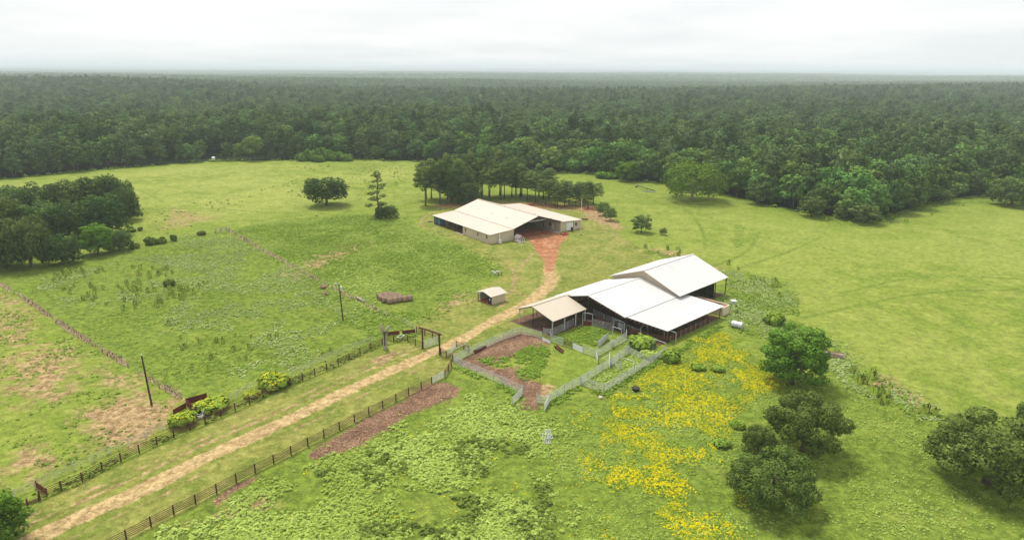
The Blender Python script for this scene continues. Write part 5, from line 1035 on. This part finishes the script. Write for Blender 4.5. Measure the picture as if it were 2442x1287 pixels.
# ------------------------------------------------------------------ round bales
HAY = M('old_hay', (0.33, 0.225, 0.150), 0.95, 0.3, 2.5, bump=0.8, stretch=(0.3, 3, 3)); HAY_END = M('hay_end', (0.20, 0.13, 0.085), 0.95, 0.35, 4, bump=0.8); NETM = M('bale_twine', (0.17, 0.12, 0.09), 0.9)
BR = 0.86
def bale_meshes(seed):
    r = np.random.default_rng(seed); b = MB(); n, k = 20, 7; vs = []; prof = [0.0, 0.05, 0.3, 0.75, 1.2, 1.45, 1.5]; rd = [0.86, 0.97, 1, 1.01, 1, 0.97, 0.86]
    for i in range(k):
        for j in range(n):
            a = 2 * pi * j / n; R = BR * rd[i] * (1 + r.uniform(-0.02, 0.02)); z = sin(a) * R
            if z < -0.72: z = -0.72
            vs.append((prof[i] - 0.75, cos(a) * R * 1.04, z + 0.72))
    b.add(vs, [(i * n + j, i * n + (j + 1) % n, (i + 1) * n + (j + 1) % n, (i + 1) * n + j) for i in range(k - 1) for j in range(n)])
    me = bpy.data.meshes.new('wrapped_side'); me.from_pydata(b.v, [], b.f); me.materials.append(HAY); me.shade_smooth()
    ends = []
    for i in (0, k - 1):
        e_ = bpy.data.meshes.new('cut_end'); e_.from_pydata([vs[i * n + j] for j in range(n)], [], [tuple(range(n)) if i else tuple(range(n - 1, -1, -1))]); e_.materials.append(HAY_END); ends.append(e_)
    return me, ends
BALES = [bale_meshes(i) for i in range(3)]
bu = np.array([0.86, 0.51]); bu /= np.linalg.norm(bu); bv = np.array([bu[1], -bu[0]]); b0 = G(906, 712)[:2]
rows = ((0.0, 0.0, 3), (-0.35, 1.72, 4), (0.0, 3.45, 4), (0.5, 5.15, 3), (4.6, 5.6, 2)); nb_ = 0
hgroup = 'round hay bales stacked in close rows'
for ri, (s0, t0, n) in enumerate(rows):
    for i in range(n):
        p = b0 + bu * (s0 + i * 1.56 + (0.4 if ri == 3 else 0)) * 0.86 + bv * t0 * 0.88
        if ri == 4: p = p + bu * 0.6
        nb_ += 1; me, ends = BALES[nb_ % 3]
        lb_ = 'brown round bale at the right-hand end of the stack, set apart' if (ri == 4 and i == n - 1) else '%s brown round bale from the left in the %s row of the bale stack' % (ORD[i], ('back', 'second', 'third', 'front', 'jutting')[ri])
        o = thing('hay_bale', lb_, 'hay bale', (p[0], p[1], 0), hgroup); o.rotation_euler.z = math.atan2(bu[1], bu[0]) + random.uniform(-0.04, 0.04)
        o.scale = (0.87, 0.92, 0.92); link('wrapped_side', me, o)
        for e_ in ends: link('cut_end', e_, o)
def slump(label, px, s, seed):
    rock('rotten_bale', label, G(*px), s, HAY, seed, 'hay bale')
slump('slumped brown hay heap left of the tall utility pole', (771, 687), 0.95, 21); slump('flatter brown hay heap just below the other by the pole', (775, 702), 0.7, 22)

# ------------------------------------------------------------------ utility poles
POLE = M('creosote_pole', (0.075, 0.055, 0.045), 0.9, 0.3, 2)
def utility_pole(label, px, h, lean, transformer):
    g = G(*px); o = thing('utility_pole', label, 'pole', tuple(g)); top = g + [lean, 0, h]
    MB().tube([g, g + (top - g) * 0.5, top], [0.17, 0.15, 0.12], 10).build('pole', POLE, o)
    MB().tube([top, top + [0, 0, 0.25]], [0.10, 0.05], 8).build('insulator', WHITE, o)
    if transformer:
        t = top + [0.42, -0.1, -1.6]; MB().tube([t, t + [0, 0, 0.12], t + [0, 0, 0.95], t + [0, 0, 1.05]], [0.2, 0.3, 0.3, 0.22], 12).build('transformer', GREYSHEET, o); MB().beam(top + [0, 0, -1.0], t + [0, 0, 0.5], 0.08, 0.2).build('bracket', DARK, o)
        MB().beam(top + [-0.9, 0, -0.3], top + [0.1, 0, -0.15], 0.08, 0.08).build('arm', POLE, o); MB().tube([top + [-0.85, 0, -0.2], top + [-0.85, 0, 0.15]], 0.09, 8).build('cutout', WHITE, o); MB().tube([top + [-0.5, 0, -0.2], top + [-0.5, 0, 0.2]], 0.07, 8).build('cutout', WHITE, o)
utility_pole('dark leaning wooden pole standing in the dry field', (362, 966), 9.2, -0.35, False); utility_pole('wooden utility pole with transformer in the weedy pasture', (818, 763), 8.7, -0.35, True)
# hunting blind on the far field edge
g = G(510, 386); ds = thing('hunting_blind', 'tiny white hunting blind on legs at the far field edge', 'blind', tuple(g))
MB().tube([g + [0, 0, 1.2], g + [0, 0, 1.6], g + [0, 0, 2.6], g + [0, 0, 3.1]], [0.9, 1.15, 1.15, 0.5], 10).build('cabin', WHITE, ds); MB().tube([g + [0, 0, 2.0], g + [0, 0, 2.35]], 1.17, 10).build('window_band', DARK, ds)
for a in range(4): MB().tube([g + [cos(a * 1.57 + 0.8) * 1.0, sin(a * 1.57 + 0.8) * 1.0, 0], g + [cos(a * 1.57 + 0.8) * 0.7, sin(a * 1.57 + 0.8) * 0.7, 1.3]], 0.06, 6).build('leg', DARK, ds)
# irrigation/conveyor frame in the hay meadow
g = G(1541, 455); cv = thing('hay_conveyor', 'long dark green conveyor frame lying in the meadow before the woods', 'conveyor', tuple(g)); GREENP = M('dark_green_paint', (0.03, 0.10, 0.075), 0.6)
a_, b_ = G(1517, 447), G(1562, 459)
for off in (-0.35, 0.35): MB().beam(a_ + [0, off, 1.2], b_ + [0, off, 0.7], 0.12, 0.3).build('side_rail', GREENP, cv)
for k in range(9): u = k / 8; c = a_ + (b_ - a_) * u; MB().beam(c + [0, -0.45, 1.2 - 0.5 * u], c + [0, 0.45, 1.2 - 0.5 * u], 0.1, 0.1).build('crossbar', GREYSHEET, cv)
for u in (0.08, 0.6): c = a_ + (b_ - a_) * u; MB().beam(c, c + [0, 0, 1.2], 0.12, 0.12).build('leg', GREENP, cv)
MB().tube([a_ + [0, -0.7, 0.35], a_ + [0, 0.7, 0.35]], 0.35, 10).build('wheel', TYRE, cv)
lumber('steel_beams', 'rusty beams lying beside the green conveyor frame', tuple(G(1545, 458)), -0.35, 9, 1.0, 0.3, 5, (RUST_BROWN, GREYSHEET, WOODY), 31, 'beam pile')

# ------------------------------------------------------------------ ground cover: weeds, flowers, tufts
def lattice(seed, n=256): return np.random.default_rng(seed).random((n, n))
_LAT = {}
def vnoise(x, y, scale, seed):
    if seed not in _LAT: _LAT[seed] = lattice(seed)
    T = _LAT[seed]; u, v = x / scale + 500, y / scale + 500; i, j = np.floor(u).astype(int), np.floor(v).astype(int); f, g = u - i, v - j
    f = f * f * (3 - 2 * f); g = g * g * (3 - 2 * g); n = T.shape[0]; a = T[i % n, j % n]; b = T[(i + 1) % n, j % n]; c = T[i % n, (j + 1) % n]; d = T[(i + 1) % n, (j + 1) % n]
    return (a * (1 - f) + b * f) * (1 - g) + (c * (1 - f) + d * f) * g
def fbm(x, y, scale, seed): return 0.5 * vnoise(x, y, scale, seed) + 0.3 * vnoise(x, y, scale / 2.3, seed + 1) + 0.2 * vnoise(x, y, scale / 5.1, seed + 2)
def in_poly(px, n, seed, scale=6.0, thr=0.5, soft=0.12, world=False, fade=1.5):
    P = np.array(px if world else [G(*p)[:2] for p in px]); r = np.random.default_rng(seed); x0, y0 = P.min(0); x1, y1 = P.max(0)
    X = r.uniform(x0, x1, n * 4); Y = r.uniform(y0, y1, n * 4); d = sdpoly(X, Y, P)
    f = fbm(X, Y, scale, seed * 7 + 1); keep = (d < r.normal(0, fade, n * 4)) & (r.random(n * 4) < sstep(thr - soft, thr + soft, f)); X, Y = X[keep][:n], Y[keep][:n]
    ok = np.ones(len(X), bool)
    for bp, pad in ((BARNS[0], 0.5), (BARNS[1], 0.6), (BARNS[2], 0.2)): ok &= sdpoly(X, Y, bp) > pad
    ok &= sdline(X, Y, ROAD) > 2.2
    return X[ok], Y[ok]
BARNS = [np.array([S(-0.3, -0.3)[:2], S(W, -0.3)[:2], S(W, D)[:2], S(-0.3, D)[:2]]), np.array([C(-12, -11.5)[:2], C(-12, 0.3)[:2], C(0.2, 0.3)[:2], C(0.5, 10.3)[:2], C(2.6, 19.7)[:2], C(29.4, 19.7)[:2], C(29, 11.6)[:2], C(41.6, 11.6)[:2], C(41.6, -11)[:2]]), np.array([K(0, -SW)[:2], K(0, 0)[:2], K(SD, 0)[:2], K(SD, -SW)[:2]])]
def tpl_rosette(seed, n=20, leaf=0.36):
    r = np.random.default_rng(seed); d = r.normal(size=(n, 3)); d[:, 2] = np.abs(d[:, 2]) * 0.8 + 0.15; d /= np.linalg.norm(d, axis=1)[:, None]
    pos = d * np.array([0.42, 0.42, 0.55]) * r.uniform(0.55, 1.0, n)[:, None]; return leaf_quads(pos, d * 0.5 + np.array([0, 0, 1.0]) + r.normal(size=(n, 3)) * 0.25, leaf, r, 0.75)
def tpl_tuft(seed, n=16):
    r = np.random.default_rng(seed); a = r.uniform(0, 6.28, n); out = []
    for k in range(n):
        s = r.uniform(0.05, 0.30); t = s + r.uniform(-0.05, 0.16); h = r.uniform(0.45, 1.1) * (1.15 - s); w = 0.085
        b = np.array([cos(a[k]) * s, sin(a[k]) * s, 0]); e_ = np.array([cos(a[k]) * t, sin(a[k]) * t, h]); sd_ = np.array([-sin(a[k]), cos(a[k]), 0]) * w
        out.append([b - sd_, b + sd_, e_ + sd_ * 0.6, e_ - sd_ * 0.6])
    return np.array(out)
def scatter(name, label, cat, mat, X, Y, smin, smax, tpl, seed, tint=(0.0, 1.0), zs=1.0, patch=9.0):
    r = np.random.default_rng(seed); n = len(X); T = [t for t in tpl]; Vs, Ts, Ns = [], [], []
    which = r.integers(len(T), size=n); sz = r.uniform(smin, smax, n) * r.choice([0.7, 1.0, 1.25], n); a = r.uniform(0, 6.28, n)
    big = fbm(X, Y, patch, seed + 3)
    for w in range(len(T)):
        m = which == w; t = T[w]; c, s_ = np.cos(a[m]), np.sin(a[m]); q = t[None] * sz[m][:, None, None, None]
        x = q[..., 0] * c[:, None, None] - q[..., 1] * s_[:, None, None] + X[m][:, None, None]; y = q[..., 0] * s_[:, None, None] + q[..., 1] * c[:, None, None] + Y[m][:, None, None]
        Vs.append(np.stack([x, y, q[..., 2] * zs], -1).reshape(-1, 4, 3))
        cx_, cy_ = Vs[-1][:, :, 0].mean(1) - np.repeat(X[m], len(t)), Vs[-1][:, :, 1].mean(1) - np.repeat(Y[m], len(t)); rs = np.repeat(sz[m], len(t))
        Ns.append(np.stack([cx_ / rs * 1.3, cy_ / rs * 1.3, np.full(len(cx_), 0.9)], -1))
        tt = np.clip((big[m] - 0.25) * 1.6, 0, 1)[:, None] * 0.6 + r.random((m.sum(), 1)) * 0.25 + r.random((m.sum(), len(t))) * 0.25
        Ts.append((tint[0] + (tint[1] - tint[0]) * np.clip(tt, 0, 1)).ravel())
    return tag(link(name, quad_mesh(name, np.concatenate(Vs), mat, np.concatenate(Ts), np.concatenate(Ns))), label, cat, kind='stuff')
ROS = [tpl_rosette(i) for i in range(5)]; ROS_S = [tpl_rosette(20 + i, 9, 0.46) for i in range(4)]; TUF = [tpl_tuft(i) for i in range(4)]
G_LIGHT = leafmat('weed_light', (0.245, 0.345, 0.048), (0.470, 0.590, 0.145), 0.12, 0, 0)
G_MID = leafmat('weed_mid', (0.140, 0.235, 0.024), (0.270, 0.390, 0.056), 0.12, 0, 0)
G_OLIVE = leafmat('weed_olive', (0.095, 0.145, 0.026), (0.180, 0.240, 0.045), 0.12, 0, 0)
G_PALE = leafmat('weed_pale', (0.230, 0.310, 0.085), (0.470, 0.560, 0.225), 0.12, 0, 0)
G_TUFT = leafmat('bunchgrass', (0.130, 0.190, 0.028), (0.270, 0.350, 0.055), 0.2, 0.02, 0.15)
YEL = leafmat('yellow_flowers', (0.390, 0.420, 0.020), (0.860, 0.720, 0.012), 0.1, 0, 0)
BROWN = leafmat('bark_mulch', (0.085, 0.045, 0.030), (0.540, 0.345, 0.215), 0.0, 0, 0)
STRAWM = leafmat('dead_straw', (0.330, 0.260, 0.140), (0.560, 0.460, 0.290), 0.1, 0, 0)

X, Y = in_poly([(330, 1330), (420, 1262), (560, 1195), (740, 1118), (900, 1062), (1010, 1000), (1110, 940), (1200, 965), (1290, 1010), (1380, 1060), (1420, 1330)], 9500, 1, 7.0, 0.50)
scatter('weeds', 'light green leafy weeds massed in the lower middle pasture', 'weeds', G_LIGHT, X, Y, 0.35, 0.72, ROS, 2)
X, Y = in_poly([(600, 1330), (640, 1200), (850, 1080), (1100, 1010), (1300, 1080), (1330, 1330)], 1500, 3, 6.0, 0.60, 0.05)
scatter('weeds', 'dark olive weed mounds among the light weeds in the lower pasture', 'weeds', G_OLIVE, X, Y, 0.55, 1.0, ROS, 4)
X, Y = in_poly([(1090, 905), (1250, 975), (1440, 950), (1620, 840), (1740, 800), (1990, 910), (2250, 1010), (2560, 1020), (2560, 1330), (1380, 1330), (1300, 1010)], 12000, 5, 10.0, 0.50, 0.2)
scatter('weeds', 'small scattered broadleaf weeds across the right foreground pasture', 'weeds', G_LIGHT, X, Y, 0.16, 0.40, ROS_S, 6)
yp = [([(1450, 945), (1540, 890), (1620, 838), (1720, 793), (1790, 830), (1850, 890), (1840, 925), (1740, 965), (1640, 985), (1560, 1000), (1470, 985)], 16000, 7, 5.0, 0.41), ([(1380, 1000), (1560, 985), (1760, 970), (1740, 1080), (1740, 1330), (1420, 1330)], 8000, 8, 5.5, 0.53), ([(400, 1290), (700, 1130), (1100, 980), (1380, 1020), (1380, 1300)], 350, 9, 4, 0.5)]
for i, (poly, n, sd_, sc, th) in enumerate(yp):
    X, Y = in_poly(poly, n, sd_, sc, th + 0.02, 0.13)
    scatter('yellow_flowers', ('dense yellow flowering weeds below the white lean-to', 'broken drifts of yellow flowers in the lower right pasture', 'sparse yellow flower specks among the light green weeds')[i], 'flowers', YEL, X, Y, 0.17, 0.34, ROS_S, 30 + i, patch=4.0)
    X, Y = in_poly(poly, n // 3, sd_, sc, th - 0.05, 0.1); scatter('weeds', ('green leaves under the dense yellow flowers', 'green leaves under the broken yellow drifts', 'green leaves near the sparse yellow specks')[i], 'weeds', G_MID, X, Y, 0.25, 0.45, ROS_S, 40 + i)
X, Y = in_poly([(20, 690), (435, 945), (560, 915), (900, 815), (740, 665), (560, 560), (300, 600), (80, 645)], 9500, 11, 12.0, 0.565, 0.09, fade=4)
scatter('weeds', 'pale green weed patches in the fenced left pasture', 'weeds', G_PALE, X, Y, 0.32, 0.7, ROS_S, 12)
X, Y = in_poly([(20, 690), (435, 945), (560, 915), (900, 815), (740, 665), (560, 560), (300, 600), (80, 645)], 6000, 13, 15.0, 0.54, 0.15, fade=4)
scatter('weeds', 'mid green low weeds in the fenced left pasture', 'weeds', G_MID, X, Y, 0.25, 0.55, ROS_S, 14, zs=0.8)
X, Y = in_poly([(745, 665), (905, 815), (985, 772), (1060, 738), (1130, 692), (1190, 652), (1105, 588), (1000, 548), (930, 512), (700, 525), (570, 550)], 13000, 15, 13.0, 0.50, 0.12, fade=4)
scatter('weeds', 'rank green weeds in the pasture between the oak and the shed', 'weeds', G_MID, X, Y, 0.3, 0.72, ROS_S, 16, zs=0.8)
X, Y = in_poly([(745, 665), (905, 815), (985, 772), (1060, 738), (1130, 692), (1190, 652), (1105, 588), (1000, 548), (930, 512), (700, 525), (570, 550)], 5000, 17, 9.0, 0.55, 0.1)
scatter('weeds', 'brighter yellow-green weeds in the pasture around the hay bales', 'weeds', G_LIGHT, X, Y, 0.35, 0.7, ROS_S, 18)
X, Y = in_poly([(1560, 600), (1700, 640), (1880, 680), (1890, 720), (1840, 770), (1960, 800), (2070, 890), (2260, 1000), (2215, 1003), (1960, 890), (1830, 800), (1740, 770), (1700, 690), (1745, 660)], 6500, 19, 8.0, 0.50, 0.12)
scatter('weeds', 'greyish weeds in the strip behind the cattle barn', 'weeds', G_PALE, X, Y, 0.3, 0.7, ROS_S, 20)
X, Y = in_poly([(1500, 585), (1560, 600), (1700, 640), (1880, 680), (1900, 740), (1960, 800), (2070, 890), (2260, 1000), (2215, 1003), (1960, 890), (1760, 790), (1740, 660)], 5500, 21, 7.0, 0.48, 0.12)
scatter('weeds', 'rough green weeds in the strip behind the cattle barn', 'weeds', G_MID, X, Y, 0.3, 0.75, ROS_S, 22)
X, Y = in_poly([(-80, 700), (60, 740), (260, 860), (430, 965), (370, 1020), (0, 1190), (-100, 1200)], 2600, 23, 9.0, 0.56, 0.1)
scatter('weeds', 'thin green weeds scattered in the dry left field', 'weeds', G_MID, X, Y, 0.25, 0.6, ROS_S, 24)
def z3(*p): return [(1030 + x * 0.2539, 740 + y * 0.2539) for x, y in p]
X, Y = in_poly(z3((960, 330), (1060, 310), (1110, 400), (1060, 490), (960, 640), (880, 660), (790, 600), (740, 540), (500, 500), (440, 460), (560, 450), (740, 440), (850, 370)), 1500, 25, 3.0, 0.42, 0.1, fade=0.4)
scatter('weeds', 'leafy green weeds growing through the mulch of the near pen', 'weeds', G_MID, X, Y, 0.35, 0.7, ROS, 26)
X, Y = in_poly([(1318, 812), (1345, 797), (1390, 778), (1412, 782), (1455, 793), (1445, 812), (1415, 828), (1360, 824)], 1700, 27, 3.0, 0.40, 0.1, fade=0.2)
scatter('weeds', 'dense weeds filling the sorting pen beside the barn', 'weeds', G_MID, X, Y, 0.3, 0.65, ROS, 28)
X, Y = in_poly([(1460, 800), (1500, 812), (1560, 830), (1590, 842), (1545, 868), (1470, 900), (1440, 925), (1400, 912), (1500, 845)], 1300, 29, 3.0, 0.45, 0.12, fade=0.2)
scatter('weeds', 'yellow-green weeds inside the alley pens', 'weeds', G_LIGHT, X, Y, 0.3, 0.6, ROS, 31)
def along(px, n, seed, w, j=1.0):
    L = np.array([G(*p)[:2] for p in px]); s = np.concatenate([[0], np.cumsum(np.linalg.norm(np.diff(L, axis=0), axis=1))]); r = np.random.default_rng(seed); u = r.uniform(0, s[-1], n)
    X = np.interp(u, s, L[:, 0]) + r.normal(0, w, n); Y = np.interp(u, s, L[:, 1]) + r.normal(0, w, n); k = fbm(X, Y, 4.0, seed) > r.normal(0.5, 0.07, n); return X[k], Y[k]
X, Y = along([(1082, 872), (1136, 897), (1219, 934), (1244, 946)], 260, 33, 0.35); X2, Y2 = along([(1320, 960), (1384, 924), (1438, 942), (1512, 898), (1590, 850), (1690, 795), (1720, 775)], 900, 34, 0.5)
X3, Y3 = along([(96, 1185), (289, 1094), (490, 1003), (660, 928), (833, 850), (912, 817), (990, 800)], 1300, 35, 0.6)
scatter('weeds', 'green weeds growing along the fence lines', 'weeds', G_MID, np.concatenate([X, X2, X3]), np.concatenate([Y, Y2, Y3]), 0.35, 0.85, ROS, 36)
X, Y = along([(-60, 640), (0, 678), (71, 722), (164, 787), (264, 847), (330, 891), (433, 950)], 2000, 37, 0.22); X2, Y2 = along([(548, 552), (740, 661), (930, 757)], 500, 38, 0.3)
scatter('dry_grass', 'dry straw-coloured grass under the wire fences', 'grass', STRAWM, np.concatenate([X, X2]), np.concatenate([Y, Y2]), 0.35, 0.75, TUF, 39)
# mulch chips on the bare strips
for i, lbl in ((0, 'brown bark mulch spread in the upper part of the near pen'), (1, 'dark trampled mulch along the lower side of the near pen'), (2, 'long brown mulch strip outside the lower lane fence')):
    P = ZPOLY['mud'][i][0]; X, Y = in_poly(P, 3400 if i < 2 else 4200, 60 + i, 2.5, 0.46, 0.1, world=True, fade=0.7)
    scatter('mulch', lbl, 'mulch', BROWN, X, Y, 0.14, 0.38, ROS_S, 63 + i, zs=0.45, patch=3.0)
# undergrowth at the foot of the wood
r = np.random.default_rng(71); s = r.uniform(line_s[1], line_s[-2], 1500); X = np.interp(s, line_s, EDGE[:, 0]); Y = np.interp(s, line_s, EDGE[:, 1]) + r.normal(-1.5, 2.2, len(s)); k = fbm(X, Y, 20, 72) > 0.44
scatter('undergrowth', 'low green undergrowth at the foot of the wood', 'undergrowth', G_MID, X[k], Y[k], 1.0, 2.4, ROS, 73)
X, Y = in_poly([(690, 395), (860, 388), (960, 395), (980, 430), (860, 470), (700, 470)], 420, 74, 25, 0.45, 0.1)
scatter('weeds', 'dark weed specks dotting the upper meadow past the oak', 'weeds', G_OLIVE, X, Y, 0.5, 0.95, ROS_S, 75)
X, Y = in_poly([(330, 500), (560, 470), (700, 420), (900, 520), (600, 545), (400, 560)], 220, 76, 25, 0.5, 0.1)
scatter('weeds', 'dark weed specks in the meadow beside the copse', 'weeds', G_OLIVE, X, Y, 0.5, 1.0, ROS_S, 77)

# single bunchgrass tufts
def tuft_mesh(seed):
    r = np.random.default_rng(seed); V = np.concatenate([tpl_tuft(seed * 5 + k, 22) * np.array([1.0, 1.0, r.uniform(0.8, 1.1)]) * r.uniform(0.85, 1.1) for k in range(3)]); cc = V.mean(1); return quad_mesh('bunchgrass_tuft', V, G_TUFT, r.random(len(V)), np.stack([cc[:, 0] * 1.5, cc[:, 1] * 1.5, np.full(len(cc), 0.6)], -1))
TMESH = [tuft_mesh(i) for i in range(4)]; r = np.random.default_rng(81)
def tufts(poly, n, seed, smin, smax, label, group):
    X, Y = in_poly(poly, n, seed, 9.0, 0.45, 0.12)
    for i, (x, y) in enumerate(sorted(zip(X, Y), key=lambda p: p[0] / p[1])):
        o = link('bunchgrass_tuft', TMESH[r.integers(4)]); o.location = (x, y, 0); k = r.uniform(smin, smax); o.scale = (k * 1.15, k * 1.15, k); o.rotation_euler.z = r.uniform(0, 6.28); tag(o, label if n > 60 else ordinal(i) + ' from left, ' + label, 'grass tuft', group)
tufts([(120, 650), (300, 630), (420, 640), (500, 690), (420, 740), (300, 740), (180, 720), (130, 690)], 95, 82, 0.75, 1.5, 'upright green bunchgrass tuft in the fenced left pasture', 'bunchgrass tufts of the left pasture')
tufts([(250, 770), (330, 760), (480, 780), (700, 800), (820, 830), (640, 900), (500, 900), (320, 830)], 20, 83, 0.7, 1.35, 'upright green bunchgrass tuft toward the lane side of the pasture', 'bunchgrass tufts near the lane')
tufts([(1500, 585), (1620, 590), (1760, 640), (1900, 690), (1880, 720), (1720, 640), (1560, 610)], 26, 84, 0.8, 1.5, 'green bunchgrass tuft in the weeds above the white roofs', 'bunchgrass tufts above the white roofs')
tufts([(1960, 850), (2080, 900), (2190, 960), (2260, 1000), (2210, 1000), (2050, 920)], 22, 85, 0.9, 1.7, 'green bunchgrass tuft in the weedy strip near the lumber pile', 'bunchgrass tufts along the right strip')
tufts([(1900, 520), (2080, 545), (2150, 530), (2330, 480), (2380, 480), (2160, 515), (2090, 540)], 50, 86, 1.0, 2.0, 'green bunchgrass tuft at the foot of the right wood', 'bunchgrass tufts before the right wood')

# shrubs
def shrub_mesh(seed, mat, n=800, leaf=0.3, flat=0.6):
    r = np.random.default_rng(seed); lb = [(0, 0, 0.45, 0.7, 0.7, 0.45)] + [(cos(a) * 0.62, sin(a) * 0.62, r.uniform(0.3, 0.6), r.uniform(0.3, 0.45), r.uniform(0.3, 0.45), r.uniform(0.28, 0.42)) for a in np.arange(0, 6.28, 0.9)]
    return crown_mesh('foliage', lb, n, leaf, mat, seed, 0.6, 0.8, 0.55), lb
def shrub(label, px, wpx, hpx, mat, seed, flowers=False, name='shrub', cat='shrub', group=None):
    me, lb = shrub_mesh(seed, mat); g = G(*px); k = mpp(*px); o = thing(name, label, cat, tuple(g), group); w = wpx * k / 2; h = vheight(*px, hpx); o.scale = (w, w, h); o.rotation_euler.z = seed
    link('foliage', me, o); b = MB()
    for a in np.arange(0, 6.28, 1.26): b.tube([(0, 0, 0), (cos(a) * 0.4, sin(a) * 0.4, 0.5)], [0.04, 0.02], 5)
    m2 = bpy.data.meshes.new('stem'); m2.from_pydata(b.v, [], b.f); m2.materials.append(BARK); link('stem', m2, o)
    if flowers: link('flowers', crown_mesh('flowers', [(l[0], l[1], l[2] + 0.08, l[3], l[4], l[5]) for l in lb], 560, 0.085, YEL, seed + 1, 0.6, 0.6, 0.9), o)['kind'] = 'stuff'
shrub('yellow-flowered bush beside the dark red panels', (506, 976), 80, 24, G_MID, 91, True, 'flowering_bush', 'bush'); shrub('rounded yellow-flowered bush farther up the lane fence', (655, 922), 76, 27, G_MID, 92, True, 'flowering_bush', 'bush'); shrub('yellow-flowered bush left of the white trough', (436, 1012), 66, 27, G_MID, 93, True, 'flowering_bush', 'bush'); shrub('small yellow-flowered bush between the two larger ones', (600, 946), 40, 14, G_MID, 94, True, 'flowering_bush', 'bush')
shrub('broad green shrub filling the end pen beside the lean-to', (1530, 826), 72, 24, G_MID, 95); shrub('green shrub leaning out over the corner of the end pen', (1600, 860), 48, 24, G_MID, 96); shrub('pale shrub in the middle of the end pen', (1548, 850), 44, 15, G_LIGHT, 97); shrub('small dark shrub at the lean-to front post', (1500, 788), 30, 14, G_OLIVE, 98)
shrub('lone dark round bush in the fenced left pasture', (404, 681), 26, 17, G_OLIVE, 99)
for i, (px, w, h) in enumerate((((322, 592), 26, 16), ((360, 583), 34, 24), ((385, 580), 30, 18), ((415, 575), 18, 22), ((481, 560), 26, 12), ((318, 553), 16, 10), ((335, 550), 14, 12))): shrub('%s dark shrub along the hedge line between copse and wire corner' % ORD[i], px, w * 0.85, h * 0.8, G_OLIVE, 110 + i, group='shrubs of the hedge line by the copse')
for i, (px, w, h, lbl) in enumerate((((1845, 772), 50, 26, 'tall green weed clump behind the feeder tank'), ((1665, 880), 36, 13, 'low mint green mound in the upper yellow flowers'), ((1712, 884), 34, 12, 'low mint green mound right of its twin in the yellow flowers'), ((1722, 1062), 42, 15, 'low mint green mound beside the small thin oak'), ((1760, 1018), 36, 14, 'mint green mound above the small thin oak'), ((1395, 690), 1, 1, ''))):
    if lbl: shrub(lbl, px, w, h, G_MID, 130 + i)
for i, (px, w, h) in enumerate((((722, 384), 34, 20), ((745, 383), 40, 28), ((772, 382), 44, 32), ((800, 383), 40, 24), ((826, 384), 34, 18), ((760, 386), 30, 16))): shrub('%s bright green thicket bush from left beyond the upper meadow' % ORD[i], px, w, h, L_BRIGHT, 150 + 3 * i, group='bright bushes against the far wood')
shrub('green thicket at the meadow corner before the woods', (1448, 424), 60, 14, L_BRIGHT, 151)
# dead trees in the wood
def bare_tree(label, x, y, h, mat, seed, name='dead_tree'):
    r = np.random.default_rng(seed); z = float(hill(x, y)); o = thing(name, label, 'dead tree', (x, y, z)); b = MB().tube([(x, y, z), (x + 0.3, y, z + h * 0.6), (x, y, z + h)], [0.35, 0.25, 0.06], 7); b.build('trunk', mat, o)
    for k in range(11):
        f = 0.45 + 0.5 * k / 11; a = k * 2.4; L = h * 0.22 * (1.25 - f * 0.8); c = np.array([x, y, z + h * f]); e_ = c + [cos(a) * L, sin(a) * L, L * 0.5]; MB().tube([c, (c + e_) / 2 + [0, 0, 0.1], e_], [0.14, 0.10, 0.04], 5).build('branch', mat, o)
    return o
g = G(1197, 372); bare_tree('bare white dead pine poking above the wood behind the grove', g[0], g[1], 27, M('silver_snag', (0.55, 0.52, 0.48), 0.9), 5)
L_DEAD = leafmat('dead_needles', (0.15, 0.10, 0.07), (0.30, 0.20, 0.14), 0.1, 0, 0)
g = G(495, 348); lbx = pine_lobes(13, 25, 9, 14, 401, 0.6); t = thing('brown_tree', 'reddish brown dead tree standing above the dark left wood', 'dead tree', (g[0], g[1], float(hill(g[0], g[1])))); link('crown', crown_mesh('crown', lbx, 1000, 0.6, L_DEAD, 402, 0.4, 0.8, 0.5, 0.3), t); link('trunk', trunk_mesh('trunk', 25, 0.35, limbs_of(lbx, 10, 0.4), BARK_PALE, 0.01, 3, 0.2), t)
